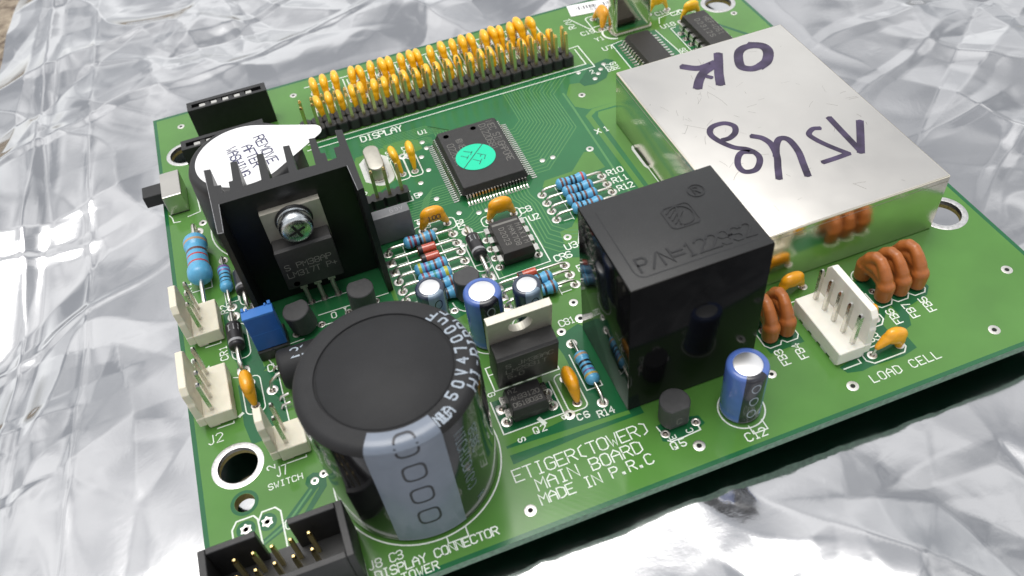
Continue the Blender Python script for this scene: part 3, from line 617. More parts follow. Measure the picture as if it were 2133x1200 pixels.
# ------------------------------------------------------------------ pin headers
def octo(cx, cy, h, c): return [(cx - h + c, cy - h), (cx + h - c, cy - h), (cx + h, cy - h + c), (cx + h, cy + h - c), (cx + h - c, cy + h), (cx - h + c, cy + h), (cx - h, cy + h - c), (cx - h, cy - h + c)]
def pin_mesh(z0, z1, hw=.32, mi=0):
    return MB().prism([(-hw, -hw), (hw, -hw), (hw, hw), (-hw, hw)], z0, z1 - .5).prism([(-hw, -hw), (hw, -hw), (hw, hw), (-hw, hw)], z1 - .5, z1, 1,
                     [(-hw * .5, -hw * .5), (hw * .5, -hw * .5), (hw * .5, hw * .5), (-hw * .5, hw * .5)])
hx, hy = 93.9, -23.64
mb = MB()
for i in range(25):
    for j in (0, 1):
        cx, cy = -2.54 * i, 2.54 * j
        o = octo(cx, cy, 1.27, .52); o2 = octo(cx, cy, 1.16, .5)
        mb.prism(o, .15, 2.35); mb.prism(o, 2.35, 2.54, 0, o2)
header = build('pin_header', mb, 'header_plastic', loc=(hx, hy, 0), label='long black double-row pin header marked DISPLAY with gold pins')
pm = None
for i in range(25):
    for j in (0, 1):
        l = (-2.54 * i + rng.uniform(-.04, .04), 2.54 * j + rng.uniform(-.04, .04), 0)
        if pm is None: pm = build('pin', pin_mesh(-2.8, 8.55), ['gold_pin', 'gold_tip'], header, l)
        else: again(pm, l)
        # slightly bent pins, as handled
header_pins = [c for c in header.children]
for c in header_pins: c.rotation_euler = (rng.uniform(-.022, .022), rng.uniform(-.022, .022), 0)
mb = MB()
for i in range(4): mb.prism(octo(2.54 * i, 0, 1.27, .5), .1, 2.5)
jp = build('pin_header', mb, 'header_plastic', loc=(39.2, -51.6, 0), label='four-way black pin header next to the low silver crystal')
for i in range(4): build('pin', pin_mesh(-2.5, 9.2), ['gold_pin', 'gold_tip'], jp, (2.54 * i, 0, 0))

# shrouded ten-way box header
mb = MB(); x0, x1, y0, y1, h = 0, 20.0, -8.6, 0, 9.3
mb.box((x0, y0, .2), (x1, y1, 2.2))
mb.rbox((x0, y0, 2.2), (x0 + 1.1, y1, h), .12, 1); mb.rbox((x1 - 1.1, y0, 2.2), (x1, y1, h), .12, 1)
mb.rbox((x0 + 1.1, y0, 2.2), (x1 - 1.1, y0 + 1.0, h), .1, 1)
mb.rbox((x0 + 1.1, y1 - .95, 2.2), (7.9, y1, h), .1, 1); mb.rbox((12.3, y1 - .95, 2.2), (x1 - 1.1, y1, h), .1, 1)
bx = build('box_header', mb, 'header_plastic', loc=(1.6, -117.9, 0), label='black shrouded ten-pin box header with keyed notch')
for i in range(5):
    for j in (0, 1): build('pin', pin_mesh(0, 7.9, .3), ['gold_pin', 'gold_tip'], bx, (4.3 + 2.57 * i, -2.35 - 2.54 * j, 0))

# ------------------------------------------------------------------ dipped ceramic capacitors (two legs 5.08 apart along local Y)
def dipped(hw=2.3, ht=.98, zc=4.3, hz=1.75, pitch=5.08, fat=1.0):
    mb = MB(); n = 20
    prof = []
    for i in range(13):
        a = -math.pi / 2 + math.pi * i / 12; prof.append((math.cos(a) ** .75 if math.cos(a) > 0 else 0, math.sin(a)))
    vs = []; k = 22
    for c, s in prof:
        for j in range(k):
            an = 2 * math.pi * j / k; cy = math.copysign(abs(math.cos(an)) ** .8, math.cos(an))
            vs.append((ht * max(c, .02) * math.sin(an), hw * max(c, .02) * cy, zc + hz * s))
    fs = [(i * k + j, i * k + (j + 1) % k, (i + 1) * k + (j + 1) % k, (i + 1) * k + j) for i in range(12) for j in range(k)]
    fs += [tuple(range(k))[::-1], tuple(12 * k + j for j in range(k))]; mb.add(vs, fs)
    for s in (-1, 1):
        mb.tube([(0, s * .9, zc + .1), (0, s * 1.7, zc - 1.0), (0, s * 2.2, zc - 2.1), (0, s * pitch / 2, max(.7, zc - 3.0)), (0, s * pitch / 2, .3)], [q * fat for q in (.86, .76, .56, .42, .32)], 12)
    return fused(mb, .2, 3)
dip_mb = dipped(2.2, .92, 3.8, 1.5); dip_fat = dipped(2.45, 1.15, 3.35, 1.7, fat=1.3)
DIP = {}
def ceramic(x, y, rz=0, m='yellow_dip', s=1.0, lean=(0, 0), label=None, pads=True):
    key = m
    if key not in DIP:
        o = build('ceramic_capacitor', dip_fat if m == 'ochre_dip' else dip_mb, m, loc=(x, y, 0), rz=rz, smooth=60, label=label)
        for sg in (-1, 1): build('lead', MB().tube([(0, sg * 2.54, -1.5), (0, sg * 2.54, .8)], .26, 8), 'wire', o, smooth=60)
        DIP[key] = o
    else: o = again(DIP[key], (x, y, 0), label=label)
    o.rotation_euler = (lean[0], lean[1], rz); o.scale = (s, s, s)
    if pads:
        for sg in (-1, 1): pad(x - sg * 2.54 * math.sin(rz), y + sg * 2.54 * math.cos(rz), .8)
    return o
back_x = [37.0, 39.8, 42.0, 46.0, 48.1, 50.5, 53.3, 55.5, 57.8, 60.5, 62.5, 65.5, 68.1, 71.0, 73.0, 75.3, 78.3, 80.8, 82.7, 85.0, 87.5, 90.1]
for k, x in enumerate(back_x): ceramic(x, -9.5 + rng.uniform(-.2, .2), rng.uniform(-.12, .12), lean=(rng.uniform(-.05, .07), rng.uniform(-.10, .10)), s=1.2 if k == 20 else rng.uniform(.98, 1.06), label='yellow dipped capacitor at the socket end of the row behind the long pin header' if k == 0 else None)
for k in range(23): ceramic(37.0 + 2.545 * k, -16.5 + rng.uniform(-.2, .2), rng.uniform(-.12, .12), lean=(rng.uniform(-.05, .05), rng.uniform(-.08, .08)), s=rng.uniform(.95, 1.02))
ceramic(48.4, -41.7, .05, lean=(0, -.16), label='yellow dipped capacitor leaning towards the low silver crystal'); ceramic(51.2, -41.9, -.03, lean=(-.05, .05))
ceramic(62.9, -65.2, R(90), 'ochre_dip', lean=(0, 0), label='yellow dipped capacitor printed C8 behind the eight-pin chip')
c100 = ceramic(50.2, -62.2, R(90), 'ochre_dip', lean=(0, .05), label='yellow dipped capacitor marked 100 beside the grey box capacitor')
text('marking', '100', -1.2, 3.6, 1.0, 2.4, parent=c100, m='barcode_ink', w=.16, mapf=lambda u, v, dz: (-1.24 - dz, 1.2 - u, 2.9 + v))
ceramic(59.6, -107.9, .03, 'ochre_dip', s=.98, label='ochre dipped capacitor printed C6 between two regulators and a blue resistor'); ceramic(10.8, -87.4, .02, 'ochre_dip', label='ochre dipped capacitor standing between white connectors')
ceramic(108.9, -120.8, R(90), 'ochre_dip', s=.92, lean=(.42, .1), label='ochre dipped capacitor leaning over in front of the LOAD CELL legend'); ceramic(108.7, -114.8, R(90), 'ochre_dip', s=.9)
ceramic(106.7, -11.4, .0, 'ochre_dip', lean=(0, .45), s=.95, label='orange capacitor tucked behind the tall crystal'); ceramic(127.3, -19.9, R(90), 'yellow_dip', s=.92, label='yellow dipped capacitor behind the long black chip')
ceramic(122.0, -13.4, R(90), 'yellow_dip', s=.9); ceramic(102.0, -103.9, R(90), 'ochre_dip', s=.9, label='ochre capacitor in front of the metal shield can')

# orange arch-shaped ferrite filters
mb = MB()
for yy, hh in ((-2.65, 3.9), (2.65, 4.1)): mb.lathe([(.02, .2), (1.2, .25), (1.38, .6), (1.42, 1.8), (1.48, hh - .7), (1.25, hh - .1), (.6, hh + .55), (.02, hh + .8)], 18, cen=(0, yy, 0))
pts = [(0, -2.5, 3.2), (0, -2.0, 4.6), (0, -1.1, 5.7), (.1, 0, 6.3), (.05, 1.1, 6.2), (0, 2.0, 5.2), (0, 2.6, 3.6)]
mb.tube(pts, [1.25, 1.12, 1.0, .95, 1.02, 1.15, 1.3], 16)
mb.tube([(0, -2.4, 2.6), (0, -1.2, 3.2), (0, 0, 3.4), (0, 1.2, 3.2), (0, 2.4, 2.6)], [1.1, 1.0, .95, 1.0, 1.1], 12); mb.tube([(0, -1.9, 4.0), (-.1, 0, 4.7), (0, 1.9, 4.2)], [1.05, 1.0, 1.1], 12)
bead_mb = fused(mb, .2, 2); bead = None
for x, lab in ((93.55, 'orange arch-shaped filter FB3 hard against the black relay block'), (96.65, 'orange arch-shaped filter FB4 beside the white five-pin connector'), (114.6, 'orange arch-shaped filter FB6'), (117.85, 'orange arch-shaped filter FB7'), (121.1, 'orange arch-shaped filter FB5')):
    rot = (rng.uniform(-.04, .04), rng.uniform(-.05, .05), rng.uniform(-.08, .08))
    if bead is None:
        bead = o = build('ferrite_filter', bead_mb, 'orange_dip', loc=(x, -108.9, 0), rot=rot, smooth=60, label=lab)
        for sg in (-1, 1): build('lead', MB().tube([(0, sg * 2.65, -1.5), (0, sg * 2.65, .6)], .3, 8), 'wire', o)
    else: o = again(bead, (x, -108.9, 0), label=lab); o.rotation_euler = rot
    o.scale = (rng.uniform(.96, 1.06), rng.uniform(.97, 1.04), rng.uniform(.95, 1.07))
    pad(x - .2, -109.6, .7); pad(x, -106.2, .8)

# ------------------------------------------------------------------ axial resistors and diodes
BN = ['resistor_blue', 'band_brown', 'band_red', 'band_black', 'band_tan', 'band_violet', 'band_green', 'band_yellow', 'band_gold', 'band_maroon']
def axial(name, p0, p1, blen, rad, bands=(), mats=None, z=None, shape='dumb', lead=.29, off=0.0, label=None, sq0=False, lift=0, padsize=.95):
    L = math.hypot(p1[0] - p0[0], p1[1] - p0[1]); rz = math.atan2(p1[1] - p0[1], p1[0] - p0[0]); z = z or rad + .15
    a = (L - blen) / 2 + off; N = 60; prof, mis = [], []
    for i in range(N + 1):
        t = i / N; e = min(t, 1 - t) * blen
        if shape == 'dumb':
            q = min(1, e / (rad * .75)); r = rad * (max(0.0, 1 - (1 - q) ** 2) ** .5) if q < 1 else rad
            r = max(r, .33 if 0 < i < N else .3); mid = min(1, max(0, (e - blen * .23) / (blen * .07))); r *= 1 - .13 * mid
        else:
            q = min(1, e / (rad * .22)); r = rad * (.72 + .28 * q ** .5)
        prof.append((r, a + t * blen))
    for i in range(N):
        t = (i + .5) / N; mm = 0
        for (c, w, k) in bands:
            if abs(t - c) < w / 2: mm = k
        mis.append(mm)
    body = build(name, MB().lathe([(q, h) for q, h in prof], 20, axis='x', cen=(0, 0, z), mis=mis), mats or BN, loc=(*p0, 0), rz=rz, smooth=35, label=label)
    bend = min(1.1, a * .4)
    for s in (0, 1):
        xs = [0, 0, bend * .3, bend, a + .15]; zs = [-1.6, z * .45, z * .86, z, z]
        pts = [((L - x) if s else x, 0, q) for x, q in zip(xs if not s else [0, 0, bend * .3, bend, L - a - blen + .15], zs)]
        build('lead', MB().tube(pts, lead, 8), 'wire', body, smooth=60)
    pad(*p0, padsize, sq0); pad(*p1, padsize)
    return body
B5 = lambda cs, w=.055: [(.10 + .0, w, cs[0])] + [(.30 + .135 * i, w, c) for i, c in enumerate(cs[1:4])] + [(.88, w, cs[4])]
def b(*cs): return [(p, .06, c) for p, c in zip((.17, .30, .47, .60, .83), cs)]
axial('resistor', (39.9, -65.5), (52.9, -65.5), 6.4, 1.2, [(.20, .07, 9), (.34, .07, 9), (.50, .06, 3), (.62, .07, 4), (.83, .06, 1)], label='blue banded resistor beside the grey box capacitor')
axial('resistor', (39.95, -73.2), (52.85, -73.2), 6.4, 1.2, [(.17, .09, 7), (.33, .07, 5), (.47, .07, 6), (.62, .06, 1), (.83, .06, 9)])
axial('resistor', (40.0, -75.8), (52.9, -75.8), 6.4, 1.2, [(.17, .06, 9), (.33, .06, 9), (.50, .07, 6), (.65, .07, 5), (.83, .1, 7)])
for y in (-78.3, -80.8): axial('resistor', (39.9, y), (52.8, y), 6.4, 1.2, b(1, 1, 3, 3, 1), off=0.2)
DM = ['diode_red', 'diode_black']
for y in (-68.1, -70.6): axial('glass_diode', (39.85, y), (52.9, y), 3.6, .92, [(.14, .26, 1)], DM, shape='cyl', lead=.27, sq0=True, off=.6, label='small red glass diode between blue resistors' if y < -70 else None)
axial('glass_diode', (56.2, -82.1), (69.2, -82.1), 3.6, .85, [(.14, .26, 1)], DM, shape='cyl', lead=.27, sq0=True, off=-.8, label='red glass diode printed CR6 half hidden by a dark electrolytic capacitor')
for y in (-84.6, -87.1): axial('resistor', (56.2, y), (69.15, y), 6.4, 1.25, b(9, 1, 3, 3, 1), sq0=True)
for k, y in enumerate((-62.7, -65.3, -67.8, -70.4)):
    axial('resistor', (72.3, y), (85.15, y), 6.5, 1.2, [b(1, 1, 3, 3, 2), b(1, 1, 3, 3, 1), b(1, 3, 3, 1, 1), b(1, 3, 3, 1, 1)][k], off=[-.15, .15, 0, .1][k], label=('blue banded resistor printed R10, next to the large square chip' if k == 0 else None))
axial('resistor', (63.4, -99.2), (63.4, -112.0), 6.6, 1.2, [(.17, .06, 4), (.38, .07, 3), (.52, .07, 3), (.66, .05, 5), (.80, .08, 8)], label='blue resistor printed R14 standing off beside the relay block')
axial('resistor', (5.9, -43.0), (5.9, -66.4), 12.6, 2.25, [(.21, .055, 4), (.40, .05, 1), (.53, .04, 2), (.68, .04, 2)], lead=.42, off=-1.0, label='large blue power resistor by the board edge', z=2.7, padsize=1.3)
axial('resistor', (9.95, -53.3), (9.95, -66.3), 6.6, 1.2, [(.14, .10, 5), (.28, .05, 5), (.43, .05, 3), (.57, .05, 3), (.73, .05, 3)], label='slim blue resistor printed R2')
DB = ['diode_black', 'diode_ring']
def diode(x, ya, yb, lab, rad=1.38, off=0):
    d = axial('rectifier_diode', (x, ya), (x, yb), 5.6, rad, [(.80, .10, 1)], DB, shape='cyl', lead=.43, off=off, label=lab, z=1.75, padsize=1.15)
    return d
d1 = diode(9.95, -68.7, -81.9, 'black rectifier diode printed CR1 with grey ring', off=-.2); d8 = diode(55.55, -66.1, -79.0, 'black rectifier diode printed CR8 beside the eight-pin chip', off=-.3); diode(12.9, -56.2, -67.9, 'black diode half under the finned heat sink', off=.4)
pad(9.95, -81.9, 1.1, True); pad(55.6, -79.0, 1.2, True)
for d, x in ((d1, 4.6), (d8, 4.3)): text('marking', 'IN', 0, 0, 1.2, 2.0, parent=d, m='diode_ring', w=.2, mapf=lambda u, v, dz, x=x: (x + 1.2 - v, 1.40 * math.sin((u - 1.0) / 1.40) , 1.75 + (1.41 + dz) * math.cos((u - 1.0) / 1.40)))

# ------------------------------------------------------------------ radial electrolytics
def cyl_map(r): return lambda ang, z, dr=0: ((r + dr) * math.cos(ang), (r + dr) * math.sin(ang), z)
def electrolytic(x, y, r, h, sleeve, stripe, a_stripe, half, label, ink='sleeve_ink', zeros=True, lead=True):
    prof = [(r * .93, .25), (r, .6), (r, 1.4), (r * .965, 1.9), (r, 2.4), (r, h - .75), (r * .985, h - .4), (r * .93, h - .12), (r * .84, h), (r * .70, h), (r * .68, h - .12)]
    o = build('electrolytic_capacitor', MB().lathe(prof, 48), sleeve, loc=(x, y, 0), smooth=45, label=label)
    build('can_top', MB().lathe([(r * .69, h - .30), (r * .69, h - .10), (r * .64, h - .04), (.01, h - .04)], 40), 'aluminium', o, smooth=30)
    a0, a1 = a_stripe - half, a_stripe + half
    build('polarity_stripe', MB().lathe([(q + .03, z_ + .01) for q, z_ in prof[1:9]] + [(r * .70, h + .02)], 14, a0=a0, a1=a1), stripe, o, smooth=45)
    if zeros:
        for k in range(3):
            zc = h - 2.2 - 3.2 * k; mb = MB(); cm = cyl_map(r + .05)
            mb.strip([(a_stripe + .7 * math.cos(t) / r * .8, zc + 1.0 * math.sin(t)) for t in [i * math.pi / 8 for i in range(16)]], .11 / 1, lambda u, v: cm(u, v), closed=True)
            mb2 = MB(); n = 20
            for i in range(n):
                q = []
                for ii in (i, i + 1):
                    t = 2 * math.pi * ii / n
                    for sc in (.8, 1.0): q.append(cm(a_stripe + .72 * sc * math.cos(t) / r, zc + 1.05 * sc * math.sin(t)))
                mb2.add(q, [(0, 1, 3, 2)])
            build('marking', mb2, ink, o)
    for s in (-1, 1): build('lead', MB().tube([(s * 1.2, 0, -1.5), (s * 1.2, 0, .6)], .3, 8), 'wire', o)
    return o
def toCam(x, y): return math.atan2(-181.6 - y, 33.6 - x)
electrolytic(43.7, -87.0, 2.5, 11.2, 'navy_sleeve', 'navy_stripe', toCam(43.7, -87) + .35, .62, 'small dark navy electrolytic capacitor beside blue resistors', 'navy_dark')
electrolytic(58.55, -92.9, 2.45, 11.0, 'navy_sleeve', 'navy_stripe', toCam(58.5, -92.9) + .45, .62, 'small dark navy electrolytic capacitor behind the upright regulator', 'navy_dark')
electrolytic(51.2, -92.1, 3.15, 12.0, 'blue_sleeve', 'navy_dark', toCam(51.2, -92) + .30, .55, 'medium blue electrolytic capacitor between two small navy ones')
electrolytic(82.3, -121.3, 3.15, 11.6, 'blue_sleeve', 'navy_dark', toCam(82.3, -121.3) + .62, .55, 'blue electrolytic capacitor printed C12 in front of the relay block')

# the big smoothing capacitor
CR_, CH = 12.5, 25.0
prof = [(11.6, .15), (12.4, .5), (12.5, 1.0), (12.5, 23.6), (12.38, 24.2), (12.05, 24.7), (11.5, 24.95), (10.8, 25.0), (9.5, 25.0), (9.4, 24.72), (9.25, 24.70), (9.05, 24.93), (.01, 24.98)]
mis = [0] * 3 + [1] * 9
big = build('smoothing_capacitor', MB().lathe(prof, 120, mis=mis), ['sleeve_black', 'sleeve_top'], loc=(32.8, -111.2, 0), smooth=50, label='big black smoothing capacitor with grey stripe and white lettering')
# profile by arc length, measured upward from the side over the shoulder onto the top
_pp = [(12.5, 0), (12.5, 23.6), (12.38, 24.2), (12.05, 24.7), (11.5, 24.95), (10.8, 25.0), (9.6, 25.0)]
def shoulder(s, lift):
    for (r0, z0), (r1, z1) in zip(_pp[:-1], _pp[1:]):
        l = math.hypot(r1 - r0, z1 - z0)
        if s <= l or (r1, z1) == _pp[-1]:
            t = s / l; nx_, nz_ = (z1 - z0) / l, -(r1 - r0) / l
            return (r0 + (r1 - r0) * t + nx_ * lift, z0 + (z1 - z0) * t + nz_ * lift)
        s -= l
def wrap(a0, s0, lift=.04):
    def f(u, v, dz=0):
        r, z = shoulder(s0 + v, lift + dz); a = a0 + u / 11.0; return (r * math.cos(a), r * math.sin(a), z)
    return f
def wtext(s, a0, s0, h, width, w, m='sleeve_ink'):
    f = wrap(R(a0), s0); adv = (width - .6 * h) / max(1, len(s) - 1)
    for i, ch in enumerate(s):                                # one object per printed letter
        mb = MB()
        for k, st in enumerate(strokes(ch, h)):
            st = [(p[0] + i * adv, p[1]) for p in st]; fine = []
            for p, q in zip(st[:-1], st[1:]):
                n = max(1, int(math.hypot(q[0] - p[0], q[1] - p[1]) / .45)); fine += [(p[0] + (q[0] - p[0]) * t / n, p[1] + (q[1] - p[1]) * t / n) for t in range(n)]
            fine.append(st[-1]); mb.strip(fine, w, lambda u, v, kk=k: f(u, v, .01 * (kk % 3)))
        build('printed_letter', mb, m, big)
wtext('50V4700uF', -50, 25.85, 1.45, 17.0, .27); wtext('HI-RIPPLE', -36, 23.75, 1.6, 13.4, .25); wtext('NEGA', -69, 24.9, 1.5, 2.5, .2)
def vtext(s_, a, z0, h, width, w):
    mb = MB()
    for k, st in enumerate(strokes(s_, h, width)): mb.strip(st, w, lambda u, v, kk=k: ((12.53 + .01 * (kk % 3)) * math.cos(R(a) + v / 12.5), (12.53 + .01 * (kk % 3)) * math.sin(R(a) + v / 12.5), z0 - u))
    return build('marking', mb, 'sleeve_stripe', big)
vtext('NICHICON(M)', -63, 21.5, 1.7, 14.5, .2); vtext('85@C', -52, 19.5, 1.6, 5.4, .2); vtext('K', -57, 3.4, 1.4, 1.2, .18)
a0, a1 = R(-117), R(-70)
build('polarity_stripe', MB().lathe([(12.54, .8), (12.54, 12), (12.54, 23.6), (12.42, 24.22)], 24, a0=a0, a1=a1), 'sleeve_stripe', big, smooth=45)
build('polarity_stripe', MB().lathe([(12.42, 24.22), (12.08, 24.73), (11.5, 24.99), (10.8, 25.04), (9.75, 25.04)], 24, a0=a0, a1=a1), 'sleeve_stripe', big, smooth=45)
for k in range(4):
    zc = 24.6 - 5.9 * k; mb = MB(); n = 28; am = R(-92)
    for i in range(n):
        q = []
        for ii in (i, i + 1):
            t = 2 * math.pi * ii / n
            for sc in (.80, 1.0):
                ex = lambda v: math.copysign(abs(v) ** .6, v)
                r_, z_ = shoulder(max(.3, zc + 2.0 * sc * ex(math.sin(t))), .07); an = am + 1.65 * sc * ex(math.cos(t)) / 12.5
                q.append((r_ * math.cos(an), r_ * math.sin(an), z_))
        mb.add(q, [(0, 1, 3, 2)])
    build('marking', mb, 'sleeve_ink_dark', big)

# ------------------------------------------------------------------ chips
def gull(L1=.45, zt=1.35, foot=.9, w=.3, th=.14, out_=.55):
    p = [(0, zt), (L1, zt), (L1 + out_ * .35, zt - .5), (L1 + out_ * .6, .22), (L1 + out_ + .1, .09), (L1 + out_ + foot, .07)]
    mb = MB(); n = len(p); up, dn = [], []
    for i, q in enumerate(p):
        a = p[max(i - 1, 0)]; c = p[min(i + 1, n - 1)]; d = Vector((c[0] - a[0], c[1] - a[1])).normalized(); nn = Vector((-d.y, d.x)) * th / 2
        up.append((q[0] + nn.x, q[1] + nn.y)); dn.append((q[0] - nn.x, q[1] - nn.y))
    ring = up + dn[::-1]; N = len(ring)
    vs = [(x, -w / 2, z) for x, z in ring] + [(x, w / 2, z) for x, z in ring]
    fs = [(i, (i + 1) % N, N + (i + 1) % N, N + i) for i in range(N)]
    for i in range(n - 1): fs.append((i, N - 1 - i, N - 2 - i, i + 1)); fs.append((N + i, N + i + 1, N + N - 2 - i, N + N - 1 - i))
    return mb.add(vs, fs)
def chip_body(lx, ly, z0, zm, z1, draft=.7, ch=.35):
    a, c = rrect(-lx / 2, -ly / 2, lx / 2, ly / 2, ch), rrect(-lx / 2 + draft, -ly / 2 + draft, lx / 2 - draft, ly / 2 - draft, ch)
    mb = MB(); k = 8; e = .1
    c2 = rrect(-lx / 2 + draft + e, -ly / 2 + draft + e, lx / 2 - draft - e, ly / 2 - draft - e, ch)
    mb.prism(c, z0, zm, 0, a); vs = [(x, y, zm + .002) for x, y in a] + [(x, y, z1 - .08) for x, y in c] + [(x, y, z1) for x, y in c2]
    mb.add(vs, [(i, (i + 1) % k, k + (i + 1) % k, k + i) for i in range(k)] + [(k + i, k + (i + 1) % k, 2 * k + (i + 1) % k, 2 * k + i) for i in range(k)] + [tuple(range(2 * k, 3 * k))]); return mb
qfp = build('microcontroller', chip_body(14, 20, .35, 1.45, 2.9, .55), 'chip_epoxy', loc=(64.5, -47.75, 0), label='large square black chip with fine leads and a green sticker')
gm = None
def qlead(x, y, rz):
    global gm
    if gm is None: gm = build('lead', gull(.35, 1.42, .85, .30, .13, .75), 'tin', qfp, (x, y, 0), rz)
    else: o = again(gm, (x, y, 0), rz)
for i in range(30):
    yy = (i - 14.5) * .65; qlead(6.9, yy, 0); qlead(-6.9, yy, math.pi)
for i in range(20):
    xx = (i - 9.5) * .65; qlead(xx, 9.9, math.pi / 2); qlead(xx, -9.9, -math.pi / 2)
for x, y in ((-4.9, 7.6), (1.2, 7.8)): build('ejector_mark', MB().lathe([(.01, 2.906), (.62, 2.906)], 18), 'anodised_cut', qfp, (x, y, 0))
for s, x, y, h, w_ in (('NEC SINGAPORE', 4.3, 8.6, 1.4, 14), ('D1220681', 2.5, 8.3, 1.4, 9), ('@NEC', -3.4, 5.6, 1.3, 4.4), ('0220KX', -5.6, 4.8, 1.4, 7)): text('marking', s, x, y, h, w_, '-y', 2.912, .13, 'chip_mark', qfp)
dotp = build('sticker', MB().prism(circle(0, 0, 4.1, 48), 2.92, 2.99), 'green_dot', qfp, (-1.25, -1.4, 0), label='round green sticker')
mb = MB()
for k, st in enumerate([[(-3.24, -2.44), (2.48, 3.2)], [(.59, .84), (2.0, -.38)], [(2.0, -.38), (1.4, -1.49)], [(1.3, .26), (.91, -.37)], [(-.77, -.54), (.43, -1.8)], [(.92, -1.25), (-.04, -2.57)], [(-1.74, 2.64), (-.25, 1.61)], [(-.15, 1.92), (-.76, 1.04)], [(-2.66, 1.47), (-1.47, .38)], [(-1.21, .9), (-1.88, .06)]]): mb.strip(st, .2 if k == 0 else .15, lambda u, v, kk=k: (u, v, 3.0 + .004 * (kk % 4)))
build('marking', mb, 'dot_ink', dotp)

def dip_lead(): # straight through-hole lead, shoulder then blade, local +X outward
    mb = MB(); mb.box((-.2, -.75, 2.05), (.75, .75, 2.3)); mb.box((.52, -.75, 1.0), (.78, .75, 2.06)); mb.box((.55, -.28, -1.8), (.76, .28, 1.0)); return mb
def dip(name, cx, cy, n, lx, ly, label, top=3.55, m='chip_brown'):
    o = build(name, chip_body(lx, ly, .5, 2.0, top, .32, .12), m, loc=(cx, cy, 0), label=label); l0 = None
    for i in range(n // 2):
        for s in (1, -1):
            yy = (i - (n // 2 - 1) / 2) * 2.54; l = (s * (lx / 2), yy, 0); rz = 0 if s > 0 else math.pi
            if l0 is None: l0 = build('lead', dip_lead(), 'tin', o, l, rz)
            else: again(l0, l, rz)
            pad(cx + s * (lx / 2 + .65), cy + yy, .85)
    return o
u2 = dip('timer_chip', 62.0, -73.7, 8, 6.3, 9.4, 'black eight-pin chip printed U2 beside a rectifier diode')
build('index_notch', MB().prism(rounded(-1.0, 4.0, 1.0, 4.38, .15), 3.5, 3.553), 'chip_epoxy', u2); build('index_bar', MB().box((-2.5, 3.1, 3.5), (2.5, 3.6, 3.556)), 'chip_mark', u2)
for s, x, y, w_ in (('MAXIM', 1.6, 2.2, 5.4), ('MAX708', .1, 2.2, 5.4), ('D2023', -1.6, 2.2, 4.6)): text('marking', s, x, y, .95, w_, '-y', 3.558, .12, 'chip_mark', u2)
u18 = dip('logic_chip', 126.3, -32.1, 14, 6.3, 19.2, 'long black chip printed U18 behind the shield can')
for s, x, w_ in (('HEF4051', 1.0, 8), ('D2312S', -1.2, 8)): text('marking', s, x, 6.5, 1.2, w_, '-y', 3.558, .15, 'chip_mark', u18)
u7 = build('converter_chip', chip_body(6.4, 14.5, .2, 1.0, 2.0, .4), 'chip_brown', loc=(112.2, -28.8, 0), label='black surface chip with zigzag leads in front of the tall crystal'); l0 = None
for i in range(12):
    for s in (1, -1):
        l = (s * 3.1, 6.3 - 1.1 * i, 0); rz = 0 if s > 0 else math.pi
        if l0 is None: l0 = build('lead', gull(.4, 1.0, .9, .5, .16, .6), 'tin', u7, l, rz)
        else: again(l0, l, rz)
q2 = build('optocoupler', chip_body(6.2, 5.0, .5, 2.2, 3.7, .3, .12), 'chip_epoxy', loc=(52.0, -108.1, 0), label='small black four-pin chip printed Q2 in front of the upright regulator')
for sx in (1, -1):
    for sy in (-1.27, 1.27): build('lead', dip_lead(), 'tin', q2, (sx * 3.1, sy, 0), 0 if sx > 0 else math.pi); pad(52 + sx * 3.85, -108.1 + sy, .95, sx < 0 and sy > 0)
for s, y in (('AZ', 1.0), ('4N33120', -.4), ('D518033', -1.7)): text('marking', s, -2.4, y, .8, 1.3 if s == 'AZ' else 4.6, 'x', 3.706, .11, 'chip_mark', q2)

# small three-lead transistors (half-round bodies)
def to92(x, y, rz, z, label, lean=(0, 0), h=4.7):
    r = 2.35; a0 = 38; poly = [(r * math.cos(R(t)), r * math.sin(R(t))) for t in [(90 + a0) + (360 - 2 * a0) * i / 22 for i in range(23)]]
    o = build('transistor', MB().prism([(px * .95, py * .95) for px, py in poly], -.0, .25, 0, poly).prism(poly, .25, h - .15).prism(poly, h - .15, h, 0, [(px * .94, py * .94) for px, py in poly]), 'to92_epoxy', loc=(x, y, z), rot=(lean[0], lean[1], rz), label=label)
    for k in (-1, 0, 1): build('lead', MB().tube([(k * 1.0, .2, .2), (k * 1.4, .2 + (.0 if k else -.3), -.8), (k * 1.9, .2, -z - 1.2)], .24, 6), 'wire', o)
    return o
to92(21.9, -77.2, 0, 1.2, 'half-round black transistor beside the blue jumper block', (.05, -.10)); to92(32.7, -77.0, .05, 1.2, 'half-round black transistor behind the big capacitor', (.03, .05)); to92(50.9, -81.9, .2, .8, 'half-round black transistor behind the medium blue capacitor')
q5 = to92(72.0, -119.2, math.pi, .6, 'half-round black transistor printed Q5 at the front of the board')
text('marking', 'C', .6, 1.4, 1.3, parent=q5, m='chip_mark', w=.14, mapf=lambda u, v, dz: (.4 - u, 1.86 + dz, 1.0 + v))
for p in ((69.8, -121.0), (75.0, -120.9), (20.0, -77.6), (24.6, -77.2), (34.9, -75.9), (29.8, -76.4), (47.4, -84.0)): pad(*p, .75)

